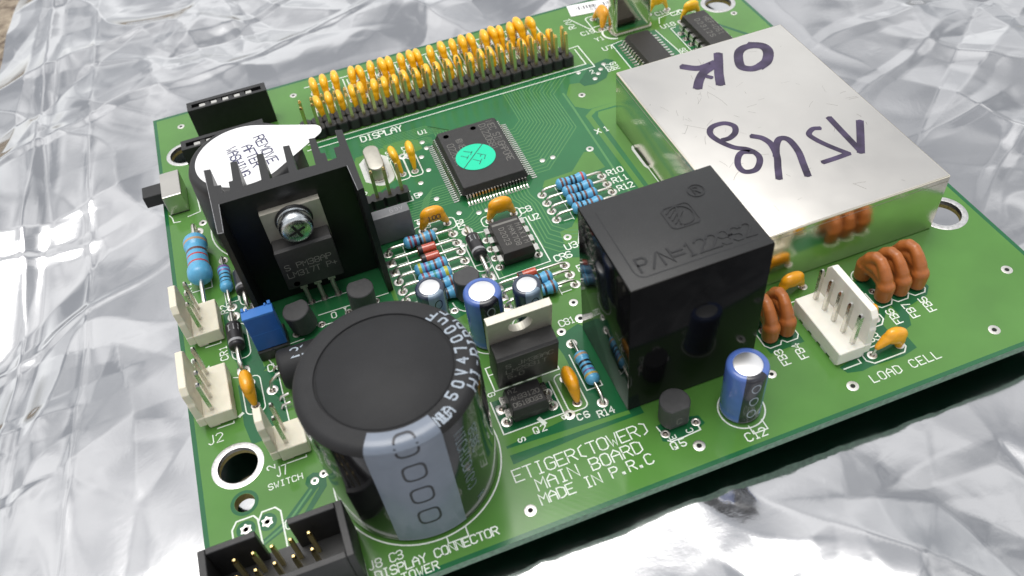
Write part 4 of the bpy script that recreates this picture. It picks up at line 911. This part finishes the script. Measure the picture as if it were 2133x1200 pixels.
# ------------------------------------------------------------------ TO-220 regulators and the heat sink
def to220(name, loc, rot, label, marks, leads_to, hole=True):
    """local: tab back plane at y=0 facing -Y, bottom of the plastic at z=0"""
    mb = MB(); out_ = [(-5.05, 6.2), (5.05, 6.2), (5.05, 15.2), (-5.05, 15.2)]; hole_ = circle(0, 12.6, 1.9, 28)
    v_, f_ = sheet_with_holes(out_, [hole_], 0); P = lambda y: [(x, y, z) for x, z, _ in v_]
    def orient(vs, fs, sgn):
        r = []
        for f in fs:
            a, b_, c = (Vector(vs[i]) for i in f[:3]); r.append(f if ((b_ - a).cross(c - a).y > 0) == (sgn > 0) else f[::-1])
        return r
    mb.add(P(0), orient(P(0), f_, 1)); mb.add(P(-1.3), orient(P(-1.3), f_, -1))
    for i in range(4): a, c = out_[i], out_[(i + 1) % 4]; mb.add([(a[0], 0, a[1]), (c[0], 0, c[1]), (c[0], -1.3, c[1]), (a[0], -1.3, a[1])], [(3, 2, 1, 0)])
    n = len(hole_)
    for i in range(n): a, c = hole_[i], hole_[(i + 1) % n]; mb.add([(a[0], 0, a[1]), (c[0], 0, c[1]), (c[0], -1.3, c[1]), (a[0], -1.3, a[1])], [(0, 1, 2, 3)])
    o = build(name, MB().rbox((-5.0, -4.45, 0), (5.0, -.3, 9.0), .18, 2), 'chip_epoxy', loc=loc, rot=rot, label=label, smooth=30)
    # sloped step at the top of the plastic
    build('step', MB().prism([(-4.95, -4.35), (4.95, -4.35), (4.95, -1.32), (-4.95, -1.32)], 8.95, 9.25, 0, [(-4.85, -3.9), (4.85, -3.9), (4.85, -1.32), (-4.85, -1.32)]), 'chip_epoxy', o)
    build('metal_tab', mb, 'nickel', o)
    build('ejector_mark', MB().lathe([(.01, -4.462), (.55, -4.462)], 18, axis='y', cen=(-3.3, 0, 1.0)), 'black_plastic', o)
    for k, (s, x, z, h, w_) in enumerate(marks): text('marking', s, 0, 0, h, w_, parent=o, m='chip_mark', w=.13, mapf=lambda u, v, dz, x=x, z=z: (x + u, -4.468 - dz, z + v))
    for k, p in zip((-1, 0, 1), leads_to):
        build('lead', MB().prism([(k * 2.54 - .65, -2.75), (k * 2.54 + .65, -2.75), (k * 2.54 + .65, -2.3), (k * 2.54 - .65, -2.3)], -2.2, .3).tube([(k * 2.54, -2.5, -1.9), (k * 2.54 * .98, -2.5, -3.2), (p[0], p[1], p[2])], .4, 6), 'nickel', o)
    return o
# leads end 6 mm below in local space
lm = to220('voltage_regulator', (26.25, -68.25, 6.0), (0, 0, 0), 'black regulator with metal tab screwed to the finned heat sink', [('S PM38AP', -4.2, 4.6, 1.25, 8.0), ('LM317T P+', -4.2, 2.7, 1.25, 8.6)], [(-2.3, -2.85, -7), (.15, -2.95, -7), (2.75, -2.95, -7)])
for x, y in ((24.0, -71.2), (26.4, -71.2), (29.0, -71.2)): pad(x, y, .7)
lr = to220('voltage_regulator', (53.5, -101.3, 4.6), (R(10.5), 0, 0), 'black upright regulator with bare metal tab and open hole', [('S JM38AC', -3.6, 6.2, 1.2, 7.6), ('LM2931T', -3.6, 4.4, 1.2, 6.6), ('5.0', -3.4, 2.6, 1.2, 2.6)], [(-2.4, -.6, -6.2), (0, -.6, -6.2), (2.4, -.6, -6.2)])
lr.location.z += .0
# screw with washer, pan head and cross recess (axis along -Y)
sc = build('screw', MB().lathe([(.01, 0), (2.85, 0), (2.85, -.5), (2.62, -.6), (2.85, -.85), (2.92, -1.7), (2.86, -2.4), (2.6, -2.9), (2.15, -3.12), (1.2, -3.2), (.01, -3.2)], 40, axis='y'), 'screw_zinc', loc=(26.25, -69.55, 18.5), smooth=50, label='zinc cross-head screw holding the regulator')
build('washer', MB().lathe([(.01, .06), (3.15, .06), (3.2, -.1), (3.15, -.3), (2.6, -.32)], 40, axis='y'), 'anodised_cut', sc, smooth=40)
mb = MB()
for k in range(2):
    a = math.pi / 4 * 0 + k * math.pi / 2 + .35; d, n_ = Vector((math.cos(a), math.sin(a))), Vector((-math.sin(a), math.cos(a)))
    q = [(-1.6, -.22), (1.6, -.22), (1.6, .22), (-1.6, .22)]
    mb.add([((d * u + n_ * v).x, -3.17 - .01 * k - (.06 if abs(u) < 1 else 0), (d * u + n_ * v).y) for u, v in q], [(0, 1, 2, 3)])
mb2 = MB()
for k in range(2):
    a = k * math.pi / 2 + .35; d, n_ = Vector((math.cos(a), math.sin(a))), Vector((-math.sin(a), math.cos(a)))
    mb2.add([((d * u + n_ * v).x, yy, (d * u + n_ * v).y) for yy in (-3.24 - .004 * k, -2.4) for u, v in [(-1.5, -.24), (1.5, -.24), (1.5, .24), (-1.5, .24)]], [(0, 1, 2, 3), (4, 5, 6, 7), (0, 1, 5, 4), (1, 2, 6, 5), (2, 3, 7, 6), (3, 0, 4, 7)])
build('cross_recess', mb2, 'anodised_cut', sc)
# finned heat sink extrusion: plan profile extruded upward
Hh = 25.0
prof = [(15.0, -75.2), (15.9, -75.4), (16.0, -68.4), (37.3, -68.2), (37.6, -75.0), (38.6, -74.8), (38.6, -58.3), (37.4, -57.9), (37.3, -61.0), (37.3, -62.6), (36.2, -62.6), (36.2, -65.4),
        (34.6, -65.6), (34.6, -63.2), (33.9, -63.0), (33.8, -58.4), (32.7, -58.2), (32.5, -65.6), (29.4, -65.6), (29.3, -58.4), (28.2, -58.2), (28.0, -65.6), (24.8, -65.7), (24.7, -58.5), (23.6, -58.3), (23.4, -65.7),
        (20.3, -65.8), (20.2, -58.6), (19.1, -58.4), (18.9, -63.4), (18.2, -63.4), (18.2, -65.7), (16.9, -65.7), (16.9, -63.6), (15.8, -63.4), (15.7, -58.7), (14.6, -58.5)]
vt, ft = sheet_with_holes(prof, [], Hh)
ft = [f for f in ft]
mb = MB(); mb.add(vt, fix_up(vt, ft), 1); n = len(prof); ar = sum(prof[i][0] * prof[(i + 1) % n][1] - prof[(i + 1) % n][0] * prof[i][1] for i in range(n))
for i in range(n):
    a, c = prof[i], prof[(i + 1) % n]; q = [(*a, .3), (*c, .3), (*c, Hh), (*a, Hh)]; mb.add(q, [(0, 1, 2, 3) if ar > 0 else (3, 2, 1, 0)], 0)
hs = build('heat_sink', mb, ['anodised', 'anodised_cut'], label='black anodised finned heat sink standing over the buzzer')
for (a, c) in (((15.9, -75.4), (16.0, -68.4)), ((37.6, -75.0), (37.3, -68.2)), ((15.0, -75.2), (15.9, -75.4)), ((14.6, -58.5), (15.0, -75.2))):
    build('worn_edge', MB().tube([(*a, Hh - .02), (*c, Hh - .02)], .06, 5), 'scuffed_edge', hs)

# ------------------------------------------------------------------ buzzer with peel-off label
bz = build('buzzer', MB().lathe([(10.8, .1), (11.1, .5), (11.1, 3.5), (10.75, 12.5), (10.6, 14.9), (10.25, 15.7), (9.7, 16.0), (2.6, 16.0), (2.4, 14.5), (.01, 14.5)], 80), 'black_plastic', loc=(20.2, -45.0, 0), smooth=40, label='round black buzzer under a white REMOVE AFTER WASHING label')
C1, r1, C2, r2 = Vector((0, 0)), 8.95, Vector((13.3, 1.3)), 2.0
dd = C2 - C1; base = math.atan2(dd.y, dd.x); k_ = math.acos((r1 - r2) / dd.length)
out1 = [(r1 * math.cos(base + k_ + (2 * math.pi - 2 * k_) * i / 60), r1 * math.sin(base + k_ + (2 * math.pi - 2 * k_) * i / 60)) for i in range(61)]
out2 = [(C2.x + r2 * math.cos(base - k_ + 2 * k_ * i / 16), C2.y + r2 * math.sin(base - k_ + 2 * k_ * i / 16)) for i in range(17)]
lab = build('peel_label', MB().prism(out1 + out2, 16.03, 16.13), 'white_label', bz, label='white tear-drop label reading REMOVE AFTER WASHING')
for s, x, y, w_ in (('REMOVE', 2.6, 4.3, 9.2), ('AFTER', .1, 2.4, 7.0), ('WASHING', -2.9, 3.0, 9.6)): text('marking', s, x, y, 1.9, w_, '-y', 16.15, .27, 'label_ink', lab, rot=.17)

# ------------------------------------------------------------------ strip sockets
def socket(x, y, label):
    mb = MB(); L, D, h = 17.2, 3.2, 8.5
    mb.box((0, -D, .1), (L, 0, h - 1.4)); mb.box((0, -1.0, h - 1.4), (L, 0, h)); mb.box((0, -D, h - 1.4), (L, -2.35, h)); mb.box((0, -2.35, h - 1.4), (1.0, -1.0, h)); mb.box((L - 1.0, -2.35, h - 1.4), (L, -1.0, h))
    for i in range(4): mb.box((3.9 + 2.54 * i, -2.35, h - 1.4), (4.9 + 2.54 * i, -1.0, h - .15))
    o = build('strip_socket', mb, 'black_plastic', loc=(x, y, 0), label=label)
    for i in range(5): build('contact', MB().rbox((2.6 + 2.54 * i, -2.7, h - 1.2), (3.9 + 2.54 * i, -1.75, h + .12), .1, 1), 'tin', o)
    return o
socket(9.9, -10.5, 'black five-way strip socket at the back edge'); socket(7.45, -23.8, 'black five-way strip socket tucked against the buzzer')

# ------------------------------------------------------------------ slide switch
sw = build('slide_switch', MB().rbox((1.3, -35.7, .3), (5.2, -27.6, 4.9), .15, 2), 'switch_steel', label='metal-cased slide switch with black lever overhanging the board edge')
build('lever', MB().rbox((-2.6, -33.2, 1.6), (1.35, -29.6, 4.3), .1, 1), 'black_plastic', sw)
build('base', MB().box((1.4, -35.6, .05), (5.1, -27.7, .3)), 'header_plastic', sw)

# ------------------------------------------------------------------ crystals
def crystal(name, cx, cy, L, W, h, along, label, m='nickel', rr=0):
    r = W / 2; pl = lambda g: rounded(-L / 2 - g, -W / 2 - g, L / 2 + g, W / 2 + g, (rr or W / 2) + g - .01, 8) if along == 'x' else rounded(-W / 2 - g, -L / 2 - g, W / 2 + g, L / 2 + g, W / 2 + g - .01, 8)
    mb = MB().prism(pl(0), .4, h - .35).prism(pl(0), h - .35, h - .1, 0, pl(-.12)).prism(pl(-.12), h - .1, h, 0, pl(-.35))
    o = build(name, mb, m, loc=(cx, cy, 0), label=label, smooth=30)
    build('flange', MB().prism(pl(.35), .15, .5), 'tin', o, smooth=30); return o
crystal('crystal', 43.8, -40.25, 8.3, 3.3, 3.4, 'y', 'low rounded silver crystal can beside the four-way header'); crystal('crystal', 112.9, -16.4, 9.8, 4.2, 13.5, 'x', 'tall rectangular silver crystal can printed Y1', 'bright_can', 1.1)

# ------------------------------------------------------------------ grey film capacitor, blue jumper block
fc = build('film_capacitor', MB().rbox((39.0, -62.75, .2), (46.2, -60.3, 6.8), .18, 2), 'grey_box', label='grey rectangular film capacitor beside the heat sink', smooth=30)
text('marking', '63V', 0, 0, .9, 2.4, parent=fc, m='diode_ring', w=.12, mapf=lambda u, v, dz: (42.6 + u, -62.0 + v, 6.82 + dz))
mb = MB().rbox((13.4, -81.1, 2.6), (18.5, -78.6, 10.6), .12, 1)
jb = build('jumper_block', mb, 'jumper_blue', label='blue jumper block standing on a black base marked CHP')
build('top_rim', MB().rbox((13.35, -81.15, 10.55), (18.55, -79.2, 11.05), .08, 1).box((13.5, -79.4, 10.4), (13.9, -78.7, 11.3)).box((14.2, -79.4, 10.4), (14.5, -78.9, 11.2)).box((17.3, -79.4, 10.4), (17.6, -78.9, 11.2)).box((17.9, -79.4, 10.4), (18.4, -78.7, 11.35)), 'jumper_blue_top', jb)
build('seam', MB().box((13.45, -81.12, 6.55), (18.45, -81.0, 6.62)), 'jumper_blue_top', jb)
build('base', MB().rbox((13.3, -81.4, .1), (18.6, -76.2, 2.55), .2, 1).box((15.8, -81.7, .1), (16.1, -81.3, 2.5)), 'header_plastic', jb)

# dark moulded coil lying beside the big capacitor
cl = build('choke', MB().lathe([(.01, 0), (2.9, 0), (3.3, .3), (3.45, .8), (3.45, 9.6), (3.1, 10.2), (.01, 10.2)], 40, axis='x', cen=(0, 0, 3.6)), 'sleeve_top', loc=(16.6, -87.6, 0), smooth=40, label='dark cylindrical choke lying beside the big capacitor')
text('marking', '21', 0, 0, 1.9, 2.6, parent=cl, m='sleeve_ink', w=.3, mapf=lambda u, v, dz: (2.6 + u, (3.48 + dz) * math.sin((v - .9) / 3.48), 3.6 + (3.48 + dz) * math.cos((v - .9) / 3.48)))
build('lead', MB().tube([(.2, 0, 3.3), (-.9, -.2, 3.2), (-2.2, -.3, 2.2), (-2.6, -.3, .6), (-2.6, -.3, -1)], .28, 8), 'wire', cl, smooth=60); pad(14.0, -87.9, 1.0)
for y in (-84.1, -85.6, -90.6, -92.4): build('solder_stub', MB().tube([(14.9, y, .1), (15.3, y, .9), (16.6, y + .1, 1.0)], .25, 6), 'solder', BOARD, smooth=60)

# ------------------------------------------------------------------ white pin connectors with back wall
def connector(name, x, y, n, m, label, flip=False, wall_h=10.4):
    """local: pin line at x=0, pins run towards -Y from y=0; wall on -X side"""
    P = 2.54; s = -1 if flip else 1; y1, y0 = P / 2, -P * (n - 1) - P / 2; mb = MB()
    X_ = lambda a, c: (min(s * a, s * c), max(s * a, s * c))
    def bx(a, c, ya, yb, za, zb, r=.12): lo, hi = X_(a, c); mb.rbox((lo, ya, za), (hi, yb, zb), r, 1)
    bx(-1.55, 3.05, y0, y1, .5, 3.3); bx(-2.75, -1.5, y0, y1, 1.3, 3.3)
    for i in range(n):
        yc = -P * i; lo, hi = X_(.3, 2.95); mb.box((lo, yc - .75, .02), (hi, yc + .75, .55))
    lo, hi = X_(-1.5, .1); mb.box((lo, y0 + .3, .02), (hi, y1 - .3, .55))
    o = build(name, mb, m, loc=(x, y, 0), label=label)
    yo, yi = (y0 + .15, y1 - .15); ch = 1.15
    poly = [(yo, 3.2), (yi, 3.2), (yi, 6.6), (yi - .25, 7.2), (yi - .25, wall_h - ch), (yi - ch, wall_h), (yo + ch, wall_h), (yo + .25, wall_h - ch), (yo + .25, 7.2), (yo, 6.6)]
    lo, hi = X_(-2.75, -1.55); mb = MB(); k = len(poly)
    mb.add([(lo, a, z) for a, z in poly] + [(hi, a, z) for a, z in poly], [tuple(range(k)), tuple(range(2 * k - 1, k - 1, -1))] + [(i, k + i, k + (i + 1) % k, (i + 1) % k) for i in range(k)])
    # ramp on the inner face
    bm = bmesh.new(); bv = [bm.verts.new(v) for v in mb.v]
    for f in mb.f: bm.faces.new([bv[i] for i in f])
    bmesh.ops.recalc_face_normals(bm, faces=bm.faces[:]); bmesh.ops.bevel(bm, geom=bm.edges[:], offset=.14, segments=2, affect='EDGES', profile=.5)
    build('back_wall', MB().bm(bm), m, o)
    for i in range(n): build('pin', pin_mesh(-2.5, 10.3, .32), ['tin', 'tin'], o, (0, -P * i, 0))
    return o
connector('pin_connector', 4.85, -67.3, 3, 'cream', 'white three-pin connector beside the large blue resistor'); connector('pin_connector', 4.75, -82.7, 4, 'cream', 'white four-pin connector at the board edge printed J2'); connector('pin_connector', 15.0, -98.75, 2, 'cream', 'white two-pin connector printed J7 SWITCH against the big capacitor')
connector('pin_connector', 102.9, -109.2, 5, 'cream_white', 'white five-pin connector printed LOAD CELL', flip=True)

# ------------------------------------------------------------------ black relay block with raised lettering
rx0, rx1, ry0, ry1, rh = 66.3, 87.95, -115.05, -96.95, 28.35
mb = MB().rbox((0, 0, .15), (rx1 - rx0, ry1 - ry0, rh - .05), .18, 2)
rl = build('relay_block', mb, 'relay_black', loc=(rx0, ry0, 0), label='tall glossy black relay block embossed with its part number', smooth=30)
WX, WY = rx1 - rx0, ry1 - ry0
build('top_face', MB().rbox((.12, .12, rh - .3), (WX - .12, WY - .12, rh + .02), .12, 2), 'relay_top', rl, smooth=30)
em = lambda u, v, dz=0: (u, v, rh + .05 + dz)
def raised(pts, w, closed=False, z=.09, name='embossed_line'):
    mb = MB(); mb.strip(pts, w, lambda u, v: (u, v, rh + z), closed=closed); n = len(mb.v)
    top = mb.v[:]; fs = mb.f[:]
    mb.v += [(x, y, rh + .0) for x, y, z_ in top]; half = n // 2
    for i in range(half if closed else half - 1):
        j = (i + 1) % half; mb.f.append((i, j, n + j, n + i)); mb.m.append(0); mb.f.append((half + j, half + i, n + half + i, n + half + j)); mb.m.append(0)
    return build(name, mb, 'relay_emboss', rl)
raised([(1.9, 15.8), (1.9, 3.0), (2.2, 2.1), (3.0, 1.6), (19.6, 1.6)], .22, z=.035)
for k, st in enumerate(strokes('P/N=122962', 2.5, 17.4)): raised([(2.9 + u, 2.55 + v) for u, v in st], .34, z=.10 + .012 * (k % 3), name='embossed_letter')
lx, ly = 10.4, 8.0
raised(rrect(lx, ly, lx + 4.4, ly + 4.4, .55), .26, True, .09); raised(arc(lx + 2.2, ly + 2.2, 1.9, -100, 120, 20), .24, z=.12)
for k in range(4): raised([(lx + .5 + .1 * k, ly + 2.9 - .75 * k + .3), (lx + 1.3 + .5 * k, ly + 3.9 - .35 * k)], .22, z=.10 + .01 * k)
raised([(lx + 1.5, ly + .6), (lx + 2.3, ly + 3.8)], .26, z=.14)
raised(circle(17.0, 13.9, 1.25, 24), .2, True, .09); [raised([(16.55 + u, 13.2 + v) for u, v in st], .17, z=.10 + .01 * k) for k, st in enumerate(strokes('R', 1.4))]

# ------------------------------------------------------------------ shield can with marker writing
sx0, sx1, sy0, sy1, sh = 94.75, 132.4, -101.3, -48.2, 12.6
sb_ = MB().rbox((0, 0, .05), (sx1 - sx0, sy1 - sy0, sh), .32, 3)
sb_.m = [1 if all(sb_.v[i][2] > sh - .02 for i in f) else 0 for f in sb_.f]
sv = build('shield_can', sb_, ['shield_tin', 'shield_top'], loc=(sx0, sy0, 0), smooth=30, label='flat silver shield can with OK and 15kg written in marker')
build('lid_seam', MB().box((-.03, .4, sh - 1.15), (0.02, sy1 - sy0 - .4, sh - 1.08)).box((.4, -.03, sh - 1.15), (sx1 - sx0 - .4, .02, sh - 1.08)), 'scratch', sv)
def marker(pts, w, z=0.0, name='marker_stroke'):
    w *= .92; P = [Vector(p) for p in pts]; fine = []
    for i in range(len(P) - 1):
        p0, p1, p2, p3 = P[max(i - 1, 0)], P[i], P[i + 1], P[min(i + 2, len(P) - 1)]
        for t in [k / 6 for k in range(6)]:
            fine.append(.5 * ((2 * p1) + (-p0 + p2) * t + (2 * p0 - 5 * p1 + 4 * p2 - p3) * t * t + (-p0 + 3 * p1 - 3 * p2 + p3) * t ** 3))
    fine.append(P[-1]); ends = MB()
    q = [(f.x - sx0, f.y - sy0) for f in fine]; ends.strip(q, w, lambda u, v: (u, v, sh + .02 + z))
    for e, k in ((q[0], 0), (q[-1], 1)): ends.add([(e[0] + w / 2 * math.cos(a), e[1] + w / 2 * math.sin(a), sh + .023 + z + .003 * k) for a in [i * math.pi / 6 for i in range(12)]], [tuple(range(12))])
    return build(name, ends, 'marker_ink', sv)
marker([(107.6, -52.8), (110.0, -54.6), (113.3, -54.4), (113.6, -54.3)], 1.9); marker([(115.6, -52.3), (114.2, -55.0), (112.6, -58.0), (111.3, -60.9)], 2.0, .008); marker([(113.0, -55.2), (110.2, -56.3), (108.2, -58.2), (106.9, -60.0)], 2.0, .016); marker([(109.6, -57.2), (110.6, -58.4)], 1.1, .024)
marker([(123.6, -52.6), (121.6, -52.4), (119.9, -53.2), (118.5, -55.3), (117.6, -58.0), (119.0, -59.5), (121.0, -59.5)], 2.0); marker([(121.0, -59.5), (123.0, -58.5), (124.9, -55.8), (124.9, -53.6), (123.2, -52.3)], 2.3, .008)
marker([(106.2, -81.6), (104.6, -80.9), (103.2, -81.8), (102.1, -83.8), (102.3, -85.6), (104.2, -86.0), (106.0, -84.4), (106.6, -82.6), (105.8, -80.6), (103.9, -79.0), (102.5, -76.4), (102.0, -74.2), (102.7, -72.6), (104.2, -72.0), (106.0, -72.3), (107.0, -73.8), (106.2, -75.5), (104.6, -76.4), (103.4, -76.4)], 1.25)
marker([(108.5, -77.8), (109.7, -79.0), (110.2, -81.2), (109.4, -84.4), (107.9, -87.2), (106.7, -89.5)], 1.35, .008); marker([(109.4, -84.2), (110.9, -81.8), (112.4, -80.5), (113.6, -81.4), (113.4, -84.8), (112.3, -88.2), (111.4, -90.9)], 1.35, .016)
marker([(120.1, -81.0), (119.0, -80.7), (117.6, -81.7), (117.9, -83.6), (119.0, -86.2), (120.6, -89.1)], 1.15); marker([(120.6, -89.2), (118.2, -89.3), (115.7, -89.3)], 1.15, .008)
marker([(123.4, -79.4), (123.2, -83.0), (122.9, -89.3)], 1.3); marker([(122.9, -89.6), (125.2, -86.2), (127.5, -82.7)], 1.5, .008)
scr = MB(); rs = random.Random(3)
for k in range(70):
    cx, cy = rs.uniform(1.5, 36), rs.uniform(2, 51)
    if rs.random() < .5: cx, cy = rs.gauss(9, 4), rs.gauss(33, 6)
    cx, cy = min(36, max(1, cx)), min(51, max(1, cy)); a = rs.uniform(0, 6.28); l = rs.uniform(.5, 2.6) * (2.5 if rs.random() < .1 else 1); c_ = rs.uniform(-.25, .25)
    pts = [(cx + l * t * math.cos(a + c_ * t), cy + l * t * math.sin(a + c_ * t)) for t in (-.5, -.17, .17, .5)]
    if all(.6 < p[0] < 37 and .6 < p[1] < 52.4 for p in pts): scr.strip(pts, rs.uniform(.03, .075), lambda u, v, z=sh + .006 + .0005 * k / 10: (u, v, z))
build('scratches', scr, 'scratch', sv, kind='stuff')

# ------------------------------------------------------------------ barcode sticker
st_ = build('barcode_sticker', MB().prism([(0, 0), (24.6, -3.5), (25.3, 1.6), (.8, 5.0)], .03, .12), 'white_label', loc=(102.4, -5.3, 0), label='white barcode sticker at the back edge of the board')
mb = MB(); x = 2.4
while x < 22:
    w_ = rng.choice((.12, .2, .34)); y = 2.3 - x * .142
    if not 7.5 < x < 9.0: mb.add([(x, y, .14), (x + w_, y - w_ * .142, .14), (x + w_ + .22, y + 1.5, .14), (x + .22, y + 1.5, .14)], [(0, 1, 2, 3)])
    x += w_ + rng.choice((.14, .25, .4))
build('barcode', mb, 'barcode_ink', st_, kind='stuff'); text('marking', '0312475', 5.5, .3, .8, 6, 'x', .14, .12, 'barcode_ink', st_, rot=-.14)
